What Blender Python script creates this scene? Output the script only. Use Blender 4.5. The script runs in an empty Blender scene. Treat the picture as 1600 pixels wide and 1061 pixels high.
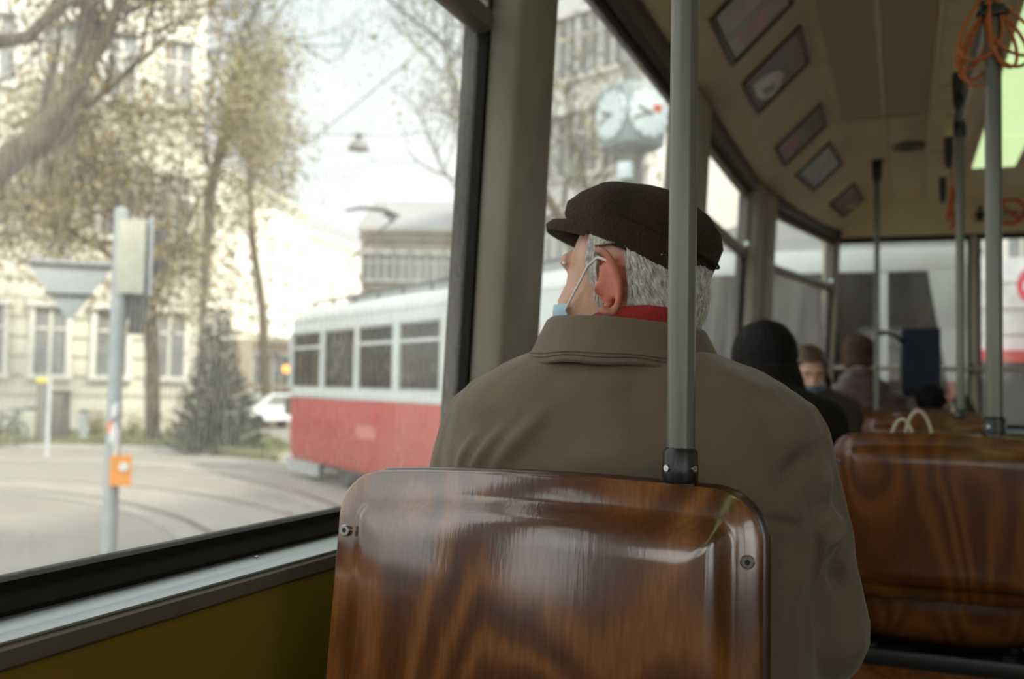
import bpy, bmesh, math, random
import numpy as np
from mathutils import Vector, Matrix, noise as mnoise
random.seed(7)
rng = np.random.default_rng(7)
S = bpy.context.scene
COL = S.collection
PI = math.pi

# ------------------------------------------------------------------ camera
FPX, PSI, PHI, RHO = 1556.0, math.radians(21.3), math.radians(2.67), math.radians(1.05)
CAM = Vector((0, 0, 1.05))
cF = Vector((-math.sin(PSI)*math.cos(PHI), math.cos(PSI)*math.cos(PHI), math.sin(PHI)))
_r = Vector((math.cos(PSI), math.sin(PSI), 0)); _u = _r.cross(cF)
cR = _r*math.cos(RHO) + _u*math.sin(RHO)
cU = _u*math.cos(RHO) - _r*math.sin(RHO)
cd = bpy.data.cameras.new('camera'); cam = bpy.data.objects.new('camera', cd); COL.objects.link(cam)
cam.matrix_world = Matrix(((cR.x, cU.x, -cF.x, CAM.x), (cR.y, cU.y, -cF.y, CAM.y), (cR.z, cU.z, -cF.z, CAM.z), (0, 0, 0, 1)))
cd.sensor_width = 36; cd.lens = 36*FPX/1600; cd.clip_start = .02; cd.clip_end = 600
cd.dof.use_dof = True; cd.dof.focus_distance = 1.08; cd.dof.aperture_fstop = 4.5
S.camera = cam
S.view_settings.view_transform = 'Standard'; S.view_settings.look = 'None'
S.view_settings.gamma = 1; S.view_settings.use_curve_mapping = False
S.view_settings.exposure = 0.15
S.cycles.max_bounces = 10; S.cycles.diffuse_bounces = 5; S.cycles.transparent_max_bounces = 24
S.cycles.caustics_reflective = False; S.cycles.caustics_refractive = False
S.cycles.sample_clamp_indirect = 6

# ------------------------------------------------------------------ sky
W = bpy.data.worlds.new('sky'); S.world = W; W.use_nodes = True
nt = W.node_tree; nt.nodes.clear()
wo = nt.nodes.new('ShaderNodeOutputWorld'); wb = nt.nodes.new('ShaderNodeBackground')
tc = nt.nodes.new('ShaderNodeTexCoord')
wn = nt.nodes.new('ShaderNodeTexNoise'); wn.inputs['Scale'].default_value = 2.2; wn.inputs['Detail'].default_value = 5
wr = nt.nodes.new('ShaderNodeValToRGB')
wr.color_ramp.elements[0].position = .36; wr.color_ramp.elements[0].color = (.86, .95, 1.0, 1)
wr.color_ramp.elements[1].position = .62; wr.color_ramp.elements[1].color = (1.2, 1.21, 1.2, 1)
sx = nt.nodes.new('ShaderNodeSeparateXYZ')
mr = nt.nodes.new('ShaderNodeMapRange'); mr.interpolation_type = 'SMOOTHSTEP'; mr.inputs[1].default_value = -.1; mr.inputs[2].default_value = 1.0; mr.inputs[3].default_value = 1.08; mr.inputs[4].default_value = 3.0
vm = nt.nodes.new('ShaderNodeVectorMath'); vm.operation = 'DOT_PRODUCT'; vm.inputs[1].default_value = (.45, -.75, .5)
L = nt.links
L.new(tc.outputs['Generated'], wn.inputs['Vector']); L.new(wn.outputs['Fac'], wr.inputs['Fac'])
L.new(tc.outputs['Generated'], vm.inputs[0]); L.new(vm.outputs['Value'], mr.inputs[0])
L.new(wr.outputs['Color'], wb.inputs['Color']); L.new(mr.outputs[0], wb.inputs['Strength']); L.new(wb.outputs[0], wo.inputs[0])
# ------------------------------------------------------------------ sun (behind the tram, over its right side)
sl = bpy.data.lights.new('sun', 'SUN'); sl.energy = 5.4; sl.color = (1, .93, .80); sl.angle = math.radians(3)
so = bpy.data.objects.new('sun', sl); COL.objects.link(so)
so.rotation_euler = Vector((.70, -.22, .68)).to_track_quat('Z', 'Y').to_euler()

# ------------------------------------------------------------------ helpers
def at(u, v, d):
    return CAM + (cF + cR*((u-800)/FPX) - cU*((v-530.5)/FPX))*d
def ray(u, v):
    return cF + cR*((u-800)/FPX) - cU*((v-530.5)/FPX)
def onY(u, v, y):
    r = ray(u, v); return CAM + r*(y/r.y)
def onZ(u, v, z):
    r = ray(u, v); return CAM + r*((z-CAM.z)/r.z)

class MB:
    def __init__(s): s.v = []; s.f = []; s.m = []
    def add(s, vs, fs, m=0):
        b = len(s.v); s.v += [tuple(p) for p in vs]
        s.f += [tuple(i+b for i in f) for f in fs]; s.m += [m]*len(fs); return s
    def hexa(s, c, m=0):   # c: 8 corners, bottom loop then top loop
        return s.add(c, [(3, 2, 1, 0), (4, 5, 6, 7), (0, 1, 5, 4), (1, 2, 6, 5), (2, 3, 7, 6), (3, 0, 4, 7)], m)
    def box(s, a, b, m=0, bev=0):
        x0, y0, z0 = (min(a[i], b[i]) for i in range(3)); x1, y1, z1 = (max(a[i], b[i]) for i in range(3))
        if bev <= 0:
            return s.hexa([(x0, y0, z0), (x1, y0, z0), (x1, y1, z0), (x0, y1, z0), (x0, y0, z1), (x1, y0, z1), (x1, y1, z1), (x0, y1, z1)], m)
        bm = bmesh.new(); bmesh.ops.create_cube(bm, size=1)
        for v in bm.verts: v.co = Vector(((x0+x1)/2+v.co.x*(x1-x0), (y0+y1)/2+v.co.y*(y1-y0), (z0+z1)/2+v.co.z*(z1-z0)))
        bmesh.ops.bevel(bm, geom=bm.edges[:], offset=bev, segments=2, profile=.6, affect='EDGES')
        bm.verts.index_update(); s.add([v.co for v in bm.verts], [[v.index for v in f.verts] for f in bm.faces], m); bm.free(); return s
    def loft(s, rings, m=0, cap=(True, True), closed=True):
        n = len(rings[0]); vs = [p for r in rings for p in r]; fs = []
        for i in range(len(rings)-1):
            for j in range(n if closed else n-1):
                k = (j+1) % n; fs.append((i*n+j, i*n+k, (i+1)*n+k, (i+1)*n+j))
        if cap[0] and closed: fs.append(tuple(reversed(range(n))))
        if cap[1] and closed: fs.append(tuple(range((len(rings)-1)*n, len(rings)*n)))
        return s.add(vs, fs, m)
    def tube(s, path, rad, n=10, m=0, cap=True, sx=1.0, up=None):
        P = [Vector(p) for p in path]
        if not hasattr(rad, '__len__'): rad = [rad]*len(P)
        rings = []; t0 = (P[1]-P[0]).normalized()
        x = t0.orthogonal().normalized() if up is None else Vector(up).cross(t0).normalized()
        for i, p in enumerate(P):
            t = (P[min(i+1, len(P)-1)]-P[max(i-1, 0)]).normalized()
            x = (x - t*x.dot(t)).normalized(); y = t.cross(x)
            rings.append([p + (x*math.cos(2*PI*k/n)*sx + y*math.sin(2*PI*k/n))*rad[i] for k in range(n)])
        return s.loft(rings, m, (cap, cap))
    def cyl(s, a, b, r, n=16, m=0, r2=None): return s.tube([a, b], [r, r if r2 is None else r2], n, m)
    def ell(s, c, r, n=16, rot=None, m=0):
        c = Vector(c); rings = []
        R = rot if rot is not None else Matrix.Identity(3)
        h = n//2
        for i in range(1, h):
            a = PI*i/h
            rings.append([c + R@Vector((r[0]*math.sin(a)*math.cos(2*PI*k/n), r[1]*math.sin(a)*math.sin(2*PI*k/n), -r[2]*math.cos(a))) for k in range(n)])
        b = len(s.v); s.loft(rings, m, (False, False))
        top = c+R@Vector((0, 0, r[2])); bot = c-R@Vector((0, 0, r[2])); o = len(s.v)
        s.v += [tuple(bot), tuple(top)]
        for k in range(n):
            s.f.append((b+(k+1) % n, b+k, o)); s.m.append(m)
            l = b+(h-2)*n; s.f.append((l+k, l+(k+1) % n, o+1)); s.m.append(m)
        return s
    def capsule(s, a, b, ra, rb, n=14):
        s.tube([a, b], [ra, rb], n); s.ell(a, (ra,)*3, n); s.ell(b, (rb,)*3, n); return s
    def limb(s, pts, rad, n=14):
        for i in range(len(pts)-1): s.capsule(pts[i], pts[i+1], rad[i], rad[i+1], n)
        return s
    def xf(s, M):
        s.v = [tuple(M@Vector(p)) for p in s.v]; return s

ROOT = {}
def mesh(name, mb, mats, ang=40):
    me = bpy.data.meshes.new(name); me.from_pydata(mb.v, [], mb.f)
    for m in (mats if isinstance(mats, (list, tuple)) else [mats]): me.materials.append(m)
    if any(mb.m): me.polygons.foreach_set('material_index', mb.m)
    me.validate(); me.update(); me.shade_smooth()
    if ang < 180: me.set_sharp_from_angle(angle=math.radians(ang))
    return me
def put(name, me, parent=None, local=False, keep=False):
    o = bpy.data.objects.new(name, me); COL.objects.link(o)
    if parent is not None:
        o.parent = parent
        if not local:
            me.transform(ROOT[parent].inverted())
        ROOT[o] = ROOT[parent]
    else:
        if not keep:
            n = len(me.vertices); co = np.empty(n*3, np.float32); me.vertices.foreach_get('co', co); co = co.reshape(-1, 3)
            c = (co.min(0)+co.max(0))/2; b = Vector((float(c[0]), float(c[1]), float(co[:, 2].min())))
            me.transform(Matrix.Translation(-b)); o.location = b
            ROOT[o] = Matrix.Translation(b)
        else: ROOT[o] = Matrix.Identity(4)
    return o
def obj(name, mb, mats, parent=None, ang=40, local=False, keep=False):
    return put(name, mesh(name, mb, mats, ang), parent, local, keep)
def empty(name, loc, rz=0):
    o = bpy.data.objects.new(name, None); COL.objects.link(o); o.empty_display_size = .1
    o.location = loc; o.rotation_euler = (0, 0, rz); ROOT[o] = Matrix.Translation(Vector(loc))@Matrix.Rotation(rz, 4, 'Z'); return o
def tag(o, label, cat, group=None):
    o['label'] = label; o['category'] = cat
    if group: o['group'] = group
    return o
def struct(name, mb, mats, parent=None, ang=40):
    o = obj(name, mb, mats, parent, ang, keep=True)
    if parent is None: o['kind'] = 'structure'
    return o
def copy_tree(o, parent=None):
    c = o.copy(); COL.objects.link(c)
    if parent is not None: c.parent = parent
    ROOT[c] = ROOT[o]
    for k in [k for k in o.children]: copy_tree(k, c)
    return c
def remesh(mb, voxel, smooth=6, fac=.5):
    me = mesh('tmp', mb, [], 180); o = bpy.data.objects.new('tmp', me); COL.objects.link(o)
    r = o.modifiers.new('r', 'REMESH'); r.mode = 'VOXEL'; r.voxel_size = voxel
    s = o.modifiers.new('s', 'SMOOTH'); s.factor = fac; s.iterations = smooth
    dg = bpy.context.evaluated_depsgraph_get()
    out = bpy.data.meshes.new_from_object(o.evaluated_get(dg)); bpy.data.objects.remove(o); bpy.data.meshes.remove(me)
    out.materials.clear(); out.shade_smooth()
    return out
def put_re(name, me, mats, parent=None):
    me.name = name
    for m in (mats if isinstance(mats, (list, tuple)) else [mats]): me.materials.append(m)
    return put(name, me, parent)
def verts_np(me):
    co = np.empty(len(me.vertices)*3, np.float32); me.vertices.foreach_get('co', co); return co.reshape(-1, 3)
def set_np(me, co): me.vertices.foreach_set('co', co.astype(np.float32).ravel()); me.update()
def normals_np(me):
    n = np.empty(len(me.vertices)*3, np.float32); me.vertices.foreach_get('normal', n); return n.reshape(-1, 3)

# ------------------------------------------------------------------ materials
def mat(name, col, rough=.6, metal=0, var=.12, vs=6, bump=0, bs=60, coat=0, sheen=0, vscale=(1, 1, 1), spec=.5, sss=0):
    m = bpy.data.materials.new(name); m.use_nodes = True; t = m.node_tree; b = t.nodes['Principled BSDF']
    tc = t.nodes.new('ShaderNodeTexCoord'); mp = t.nodes.new('ShaderNodeMapping'); mp.inputs['Scale'].default_value = vscale
    t.links.new(tc.outputs['Object'], mp.inputs['Vector'])
    n = t.nodes.new('ShaderNodeTexNoise'); n.inputs['Scale'].default_value = vs; n.inputs['Detail'].default_value = 5
    t.links.new(mp.outputs['Vector'], n.inputs['Vector'])
    r = t.nodes.new('ShaderNodeValToRGB')
    r.color_ramp.elements[0].position = .3; r.color_ramp.elements[1].position = .7
    r.color_ramp.elements[0].color = tuple(c*(1-var) for c in col)+(1,); r.color_ramp.elements[1].color = tuple(min(1, c*(1+var)) for c in col)+(1,)
    t.links.new(n.outputs['Fac'], r.inputs['Fac']); t.links.new(r.outputs['Color'], b.inputs['Base Color'])
    b.inputs['Roughness'].default_value = rough; b.inputs['Metallic'].default_value = metal
    b.inputs['Coat Weight'].default_value = coat; b.inputs['Coat Roughness'].default_value = .12
    b.inputs['Sheen Weight'].default_value = sheen; b.inputs['Sheen Roughness'].default_value = .4
    b.inputs['Specular IOR Level'].default_value = spec
    if sss: b.inputs['Subsurface Weight'].default_value = sss; b.inputs['Subsurface Radius'].default_value = (.01, .004, .002)
    if bump:
        n2 = t.nodes.new('ShaderNodeTexNoise'); n2.inputs['Scale'].default_value = bs; n2.inputs['Detail'].default_value = 4
        t.links.new(mp.outputs['Vector'], n2.inputs['Vector'])
        bp = t.nodes.new('ShaderNodeBump'); bp.inputs['Strength'].default_value = bump; bp.inputs['Distance'].default_value = .01
        t.links.new(n2.outputs['Fac'], bp.inputs['Height']); t.links.new(bp.outputs['Normal'], b.inputs['Normal'])
    return m
def emit(name, col, strength):
    m = bpy.data.materials.new(name); m.use_nodes = True; t = m.node_tree; b = t.nodes['Principled BSDF']
    b.inputs['Base Color'].default_value = (*col, 1); b.inputs['Emission Color'].default_value = (*col, 1); b.inputs['Emission Strength'].default_value = strength
    return m
def glass_mat(name, dust, streak, tint=(.96, .97, .96), refl=.015):
    m = bpy.data.materials.new(name); m.use_nodes = True; t = m.node_tree; t.nodes.clear()
    o = t.nodes.new('ShaderNodeOutputMaterial'); tr = t.nodes.new('ShaderNodeBsdfTransparent'); tr.inputs[0].default_value = (*tint, 1)
    gl = t.nodes.new('ShaderNodeBsdfGlossy'); gl.inputs['Roughness'].default_value = .03
    df = t.nodes.new('ShaderNodeBsdfTranslucent'); df.inputs[0].default_value = (.80, .76, .68, 1)
    m1 = t.nodes.new('ShaderNodeMixShader'); m2 = t.nodes.new('ShaderNodeMixShader')
    tc = t.nodes.new('ShaderNodeTexCoord'); mp = t.nodes.new('ShaderNodeMapping'); mp.inputs['Scale'].default_value = (1, 1, .35)
    t.links.new(tc.outputs['Object'], mp.inputs['Vector'])
    n = t.nodes.new('ShaderNodeTexNoise'); n.inputs['Scale'].default_value = 160; n.inputs['Detail'].default_value = 3
    n2 = t.nodes.new('ShaderNodeTexNoise'); n2.inputs['Scale'].default_value = 5; n2.inputs['Detail'].default_value = 4
    for k in (n, n2): t.links.new(mp.outputs['Vector'], k.inputs['Vector'])
    mu = t.nodes.new('ShaderNodeMath'); mu.operation = 'MULTIPLY'; t.links.new(n.outputs['Fac'], mu.inputs[0]); t.links.new(n2.outputs['Fac'], mu.inputs[1])
    r = t.nodes.new('ShaderNodeMapRange'); r.inputs[1].default_value = .14; r.inputs[2].default_value = .42; r.inputs[3].default_value = dust; r.inputs[4].default_value = dust+streak
    t.links.new(mu.outputs[0], r.inputs[0]); t.links.new(r.outputs[0], m1.inputs[0])
    t.links.new(tr.outputs[0], m1.inputs[1]); t.links.new(df.outputs[0], m1.inputs[2])
    lw = t.nodes.new('ShaderNodeLayerWeight'); lw.inputs['Blend'].default_value = .5
    pw = t.nodes.new('ShaderNodeMath'); pw.operation = 'POWER'; pw.inputs[1].default_value = 5; t.links.new(lw.outputs['Facing'], pw.inputs[0])
    ml = t.nodes.new('ShaderNodeMath'); ml.operation = 'MULTIPLY_ADD'; ml.inputs[1].default_value = .30; ml.inputs[2].default_value = refl; t.links.new(pw.outputs[0], ml.inputs[0])
    t.links.new(ml.outputs[0], m2.inputs[0]); t.links.new(m1.outputs[0], m2.inputs[1]); t.links.new(gl.outputs[0], m2.inputs[2])
    t.links.new(m2.outputs[0], o.inputs[0]); return m
def wood_mat(name, dark, mid, light, rough=.30, coat=.9, freq=11, scale=(4.2, 4.2, 2.0), seed=0):
    m = bpy.data.materials.new(name); m.use_nodes = True; t = m.node_tree; b = t.nodes['Principled BSDF']
    tc = t.nodes.new('ShaderNodeTexCoord'); mp = t.nodes.new('ShaderNodeMapping'); mp.inputs['Scale'].default_value = scale; mp.inputs['Location'].default_value = (seed, seed*.7, seed*.3)
    t.links.new(tc.outputs['Object'], mp.inputs['Vector'])
    n = t.nodes.new('ShaderNodeTexNoise'); n.inputs['Scale'].default_value = 1.0; n.inputs['Detail'].default_value = 1.6; n.inputs['Roughness'].default_value = .4; n.inputs['Distortion'].default_value = .5
    t.links.new(mp.outputs['Vector'], n.inputs['Vector'])
    k = t.nodes.new('ShaderNodeMath'); k.operation = 'MULTIPLY'; k.inputs[1].default_value = freq*6.283; t.links.new(n.outputs['Fac'], k.inputs[0])
    si = t.nodes.new('ShaderNodeMath'); si.operation = 'SINE'; t.links.new(k.outputs[0], si.inputs[0])
    mp2 = t.nodes.new('ShaderNodeMapping'); mp2.inputs['Scale'].default_value = (210, 210, 14); t.links.new(tc.outputs['Object'], mp2.inputs['Vector'])
    f = t.nodes.new('ShaderNodeTexNoise'); f.inputs['Scale'].default_value = 1; f.inputs['Detail'].default_value = 4; t.links.new(mp2.outputs['Vector'], f.inputs['Vector'])
    a = t.nodes.new('ShaderNodeMath'); a.operation = 'MULTIPLY_ADD'; a.inputs[1].default_value = .17; a.inputs[2].default_value = .32; t.links.new(si.outputs[0], a.inputs[0])
    a2 = t.nodes.new('ShaderNodeMath'); a2.operation = 'MULTIPLY_ADD'; a2.inputs[1].default_value = .46; t.links.new(f.outputs['Fac'], a2.inputs[0]); t.links.new(a.outputs[0], a2.inputs[2])
    r = t.nodes.new('ShaderNodeValToRGB'); e = r.color_ramp.elements
    e[0].position = .28; e[0].color = (*dark, 1); e[1].position = .85; e[1].color = (*light, 1); q = e.new(.55); q.color = (*mid, 1)
    t.links.new(a2.outputs[0], r.inputs['Fac']); t.links.new(r.outputs['Color'], b.inputs['Base Color'])
    b.inputs['Roughness'].default_value = rough; b.inputs['Coat Weight'].default_value = coat; b.inputs['Coat Roughness'].default_value = .13; b.inputs['Coat IOR'].default_value = 1.75
    bp = t.nodes.new('ShaderNodeBump'); bp.inputs['Strength'].default_value = .035; bp.inputs['Distance'].default_value = .004
    t.links.new(f.outputs['Fac'], bp.inputs['Height']); t.links.new(bp.outputs['Normal'], b.inputs['Normal']); t.links.new(bp.outputs['Normal'], b.inputs['Coat Normal'])
    return m

M = {}
M['wood'] = wood_mat('varnished_plywood', (.060, .017, .005), (.125, .040, .010), (.28, .105, .026))
M['wood_far'] = wood_mat('orange_plywood', (.058, .016, .003), (.108, .033, .005), (.18, .060, .010), coat=.12, seed=3.1)
M['wood_edge'] = mat('dark_stained_edge', (.05, .014, .006), .35, coat=.5)
M['rubber'] = mat('black_rubber', (.012, .011, .010), .75, spec=.15)
M['black'] = mat('black_plastic', (.012, .012, .012), .35)
M['blackmetal'] = mat('black_enamel', (.015, .014, .013), .4)
M['alu'] = mat('brushed_aluminium', (.50, .56, .57), .33, .55, var=.06, vs=30, vscale=(1, .05, 1))
M['brown_trim'] = mat('brown_trim_paint', (.15, .13, .095), .45)
M['mustard'] = mat('mustard_laminate', (.27, .165, .012), .5, var=.06)
M['pillar'] = mat('grey_beige_paint', (.36, .32, .245), .5, bump=.15, bs=240)
M['cream'] = mat('cream_moulded_panel', (.64, .52, .31), .5, var=.07, bump=.1, bs=200)
M['ceil'] = mat('brown_ceiling_laminate', (.48, .35, .225), .5, var=.06, bump=.1, bs=150)
M['pole'] = mat('ribbed_grey_green_pole', (.165, .165, .130), .35, .35, var=.06)
M['steel'] = mat('steel', (.6, .6, .58), .25, 1.0)
M['floor'] = mat('ribbed_floor', (.09, .09, .085), .6)
M['glass_dirty'] = glass_mat('dirty_window_glass', .035, .12)
M['glass'] = glass_mat('window_glass', .05, .08)
# ------------------------------------------------------------------ tram interior: the setting
GL = .055/1.25            # how far the glass leans inwards per metre of height
HW0, HW1 = .85, 2.10      # window bottom and top
class Wall:
    def __init__(s, p0, p1, n, lean): s.p0 = Vector(p0); s.p1 = Vector(p1); s.d = (s.p1-s.p0).normalized(); s.len = (s.p1-s.p0).length; s.n = Vector(n).normalized(); s.lean = lean
    def p(s, a, h, o):
        q = s.p0 + s.d*a + s.n*(o + s.lean*(h-HW0)); return (q.x, q.y, h)
    def hexa(s, mb, a0, a1, h0, h1, o0, o1, m=0):
        c = [s.p(a0, h0, o0), s.p(a1, h0, o0), s.p(a1, h0, o1), s.p(a0, h0, o1), s.p(a0, h1, o0), s.p(a1, h1, o0), s.p(a1, h1, o1), s.p(a0, h1, o1)]
        return mb.hexa(c, m)
    def prof(s, mb, a0, a1, pts, m=0):   # extruded closed (offset, height) outline
        return mb.loft([[s.p(a0, h, o) for o, h in pts], [s.p(a1, h, o) for o, h in pts]], m)
WL = Wall((-.82, -2.5, 0), (-.82, 5.62, 0), (1, 0, 0), GL)
WT = Wall((-.82, 5.62, 0), (-.485, 7.30, 0), (1.68, -.335, 0), GL)
WF = Wall((-.485, 7.30, 0), (1.485, 7.30, 0), (0, -1, 0), 0)
WR = Wall((1.82, 5.62, 0), (1.82, -2.5, 0), (-1, 0, 0), GL)
WS = Wall((1.485, 7.30, 0), (1.82, 5.62, 0), (-1.68, -.335, 0), GL)
WB = Wall((1.82, -2.5, 0), (-.82, -2.5, 0), (0, 1, 0), 0)

fl = MB(); fl.box((-.85, -2.6, -.12), (1.85, 7.4, -.012))
x = -.8
while x < 1.8: fl.box((x, -2.5, -.012), (x+.008, 7.2, 0)); x += .016
struct('floor', fl, M['floor'])
def panel(name, ws, m):
    mb = MB()
    for w in ws:
        w.hexa(mb, -.01, w.len+.01, 0.0, .79, -.02, .07, 0)
        w.hexa(mb, -.01, w.len+.01, -.5, 0.0, -.02, .04, 0)
    return struct(name, mb, m)
panel('wall_left', [WL, WT], M['mustard']); panel('wall_right', [WR, WS], M['mustard'])
panel('wall_front', [WF], M['mustard'])
mb = MB(); WB.hexa(mb, -.01, WB.len+.01, 0.0, 1.265, -.02, .07); WB.hexa(mb, -.01, WB.len+.01, -.5, 0.0, -.02, .04); struct('wall_back', mb, M['mustard'])  # unseen rear wall, raised to shape the window reflection in the seat back
# sill rail: lip, aluminium ledge, black glazing rubber
def sill(name, ws):
    mb = MB()
    for w in ws:
        w.prof(mb, 0, w.len, [(-.02, .785), (.073, .785), (.079, .790), (.079, .806), (.073, .8105), (.03, .8105)], 0)   # brown lip
        w.prof(mb, 0, w.len, [(.0, .806), (.0745, .8105), (.0745, .813), (.060, .8165), (.058, .8150), (.054, .8175), (.026, .8245), (.0, .826)], 1)
        w.prof(mb, 0, w.len, [(-.01, .815), (.034, .8235), (.036, .829), (.020, .848), (.006, .852), (-.01, .852)], 2)
        a = .3
        while a < w.len: 
            c = Vector(w.p(a, .8222, .040)); mb.ell(c, (.004, .004, .0015), 10, m=3); a += .55
    return struct(name, mb, [M['brown_trim'], M['alu'], M['rubber'], M['steel']])
sill('trim_1', [WL, WT]); sill('trim_2', [WR, WS]); sill('trim_3', [WF])
NWIN = [0]
def window(w, a0, a1, transom=True, gm='glass', h1=HW1, HW0=HW0):
    NWIN[0] += 1
    mb = MB(); t = .016
    w.hexa(mb, a0, a0+t, HW0-.005, h1, -.03, .022); w.hexa(mb, a1-t, a1, HW0-.005, h1, -.03, .022)
    w.hexa(mb, a0, a1, h1-t, h1, -.01, .022); w.hexa(mb, a0, a1, HW0-.01, HW0+.004, -.01, .022)
    o = struct('window_%d' % NWIN[0], mb, M['rubber'])
    g = MB(); w.hexa(g, a0, a1, HW0, h1, -.003, .003)
    obj('glass_pane', g, M[gm], o, keep=True)
    if transom:
        tb = MB(); z = 1.772
        w.prof(tb, a0+t, a1-t, [(-.008, z-.024), (.012, z-.026), (.030, z-.020), (.034, z-.004), (.030, z+.014), (.012, z+.022), (-.008, z+.022)])
        w.hexa(tb, a0+t, a0+t+.014, z, h1-t, .0, .024); w.hexa(tb, a1-t-.014, a1-t, z, h1-t, .0, .024)
        w.hexa(tb, a0+t, a1-t, h1-t-.018, h1-t, .0, .024)
        obj('transom', tb, M['brown_trim'], o, keep=True)
        lt = MB(); c = (a0+a1)/2
        w.hexa(lt, a1-.10, a1-.04, z+.03, z+.05, .024, .046); w.hexa(lt, a0+.05, a0+.10, h1-.05, h1-.03, .022, .05)
        obj('latch', lt, M['alu'], o, keep=True)
    return o
wl = [(-2.35, -1.65, True), (-1.45, .05, True), (.30, 1.80, True), (2.07, 3.60, False), (3.92, 5.33, True)]
for y0, y1, t in wl: window(WL, y0+2.5, y1+2.5, t, 'glass_dirty' if y0 < 1 else 'glass')
window(WT, .25, WT.len-.055, True)
window(WF, .055, .925, False); window(WF, .975, WF.len-.055, False)
for y0, y1, t in wl: window(WR, 5.62-y1, 5.62-y0, t)
window(WS, .055, WS.len-.25, True)
window(WB, .2, 1.25, False, HW0=1.27); window(WB, 1.4, 2.44, False, HW0=1.27)
# pillars between the windows
NT = [4]
def pillar(w, a0, a1, both=True):
    NT[0] += 1; mb = MB(); h0, h1 = .815, 2.17; n = 8
    pr = [(-.008, a0), (.026, a0), (.040, a0+.008), (.066, a0+.022), (.075, a0+.034), (.075, a1-.034), (.066, a1-.022), (.040, a1-.008), (.026, a1), (-.008, a1)]
    if a1-a0 < .1: pr = [(-.03, a0), (.03, a0), (.045, a0+.012), (.045, a1-.012), (.03, a1), (-.03, a1)]
    mb.loft([[w.p(a, h0, o) for o, a in pr], [w.p(a, h1, o) for o, a in pr]])
    return struct('trim_%d' % NT[0], mb, M['pillar'])
for w, f in ((WL, 1), (WR, -1)):
    for y0, y1 in ((-2.5, -2.35), (-1.65, -1.45), (.05, .30), (1.80, 2.07), (3.60, 3.92)):
        pillar(w, *((y0+2.5, y1+2.5) if f == 1 else (5.62-y1, 5.62-y0)))
pillar(WL, 7.83, WL.len); pillar(WT, 0, .25); pillar(WR, 0, .29); pillar(WS, WS.len-.25, WS.len)
pillar(WT, WT.len-.055, WT.len+.02); pillar(WF, -.02, .055); pillar(WF, .925, .975); pillar(WF, WF.len-.055, WF.len+.02); pillar(WS, -.02, .055)
pillar(WB, 0, .2); pillar(WB, 1.25, 1.4); pillar(WB, 2.44, WB.len)
# dark window head rails
hr = MB()
for w in (WL, WT, WR, WS):
    w.prof(hr, 0, w.len, [(-.03, 2.095), (.03, 2.095), (.052, 2.105), (.07, 2.150), (.066, 2.185), (-.03, 2.185)])
WF.prof(hr, 0, WF.len, [(-.03, 2.095), (.03, 2.095), (.045, 2.105), (.05, 2.125), (-.03, 2.125)])
WB.prof(hr, 0, WB.len, [(-.03, 2.095), (.03, 2.095), (.045, 2.105), (.05, 2.185), (-.03, 2.185)])
M['head'] = mat('dark_brown_head_rail', (.035, .026, .018), .45)
struct('trim_30', hr, M['head'])
# ceiling: curved cove, slanted panel, flat centre, mirrored; tapering at the front
XC = .5
def half(L, Uq):   # L: lower cove line x,z ; returns list of (x, z) from the window head to the flat centre
    return L + Uq
profS = [(-.705, 2.165), (-.69, 2.158), (-.665, 2.158), (-.635, 2.172), (-.608, 2.192), (-.595, 2.200), (-.585, 2.211), (-.335, 2.452), (-.318, 2.470), (-.305, 2.478), (-.295, 2.472), (.135, 2.472), (.142, 2.377), (.5, 2.377)]
profE = [(-.425, 2.14), (-.415, 2.137), (-.40, 2.139), (-.385, 2.155), (-.37, 2.185), (-.36, 2.195), (-.35, 2.205), (-.175, 2.33), (-.162, 2.345), (-.15, 2.352), (-.143, 2.348), (.135, 2.348), (.142, 2.345), (.5, 2.345)]
def full(pr): return pr + [(2*XC-x, z) for x, z in reversed(pr[:-1])]
cb = MB()
r0, r1, r2 = full(profS), full(profS), full(profE)
rings = [[(x, -2.5, z) for x, z in r0], [(x, 5.40, z) for x, z in r1], [(x, 5.412, z+.004) for x, z in r1], [(x, 5.424, z) for x, z in r1]]
nR = len(r0)
for k in (.33, .66, 1.0):
    yk = 5.424+(7.20-5.424)*k
    rings.append([((1-k)*a[0]+k*b[0], min(yk, 5.424+(7.08-5.424)*k) if b[1] > 2.3 else yk, (1-k)*a[1]+k*b[1]) for a, b in zip(r1, r2)])
cb.loft(rings, 0, (False, False), closed=False)
# front header between ceiling and end window
last = rings[-1]; hd = [(min(max(p[0], -.43), 1.43), 7.255, 2.115) for p in last]; mid = [(p[0]*.6+h[0]*.4, p[1]*.55+h[1]*.45, max(p[2]*.55+h[2]*.45, 2.115)) for p, h in zip(last, hd)]
cb.loft([last, mid, hd, [(h[0], 7.40, 2.115) for h in hd]], 0, (False, False), closed=False)
cb.add([(-.8, -2.55, 2.1), (1.8, -2.55, 2.1), (1.8, -2.55, 2.5), (-.8, -2.55, 2.5)], [(0, 1, 2, 3)])
# roof skin above
rf = [(-.785, 2.125), (-.80, 2.2), (-.6, 2.45), (.5, 2.52), (1.6, 2.45), (1.80, 2.2), (1.785, 2.125)]
rfE = [(-.455, 2.125), (-.47, 2.2), (-.35, 2.45), (.5, 2.52), (1.35, 2.45), (1.47, 2.2), (1.455, 2.125)]
cb.loft([[(x, -2.6, z) for x, z in rf], [(x, 5.6, z) for x, z in rf], [(x, 7.45, z) for x, z in rfE]], 0, (False, False), closed=False)
cb.add([(x, 7.45, z) for x, z in rfE], [tuple(range(len(rfE)))])
struct('ceiling', cb, M['cream'], ang=25)
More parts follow.
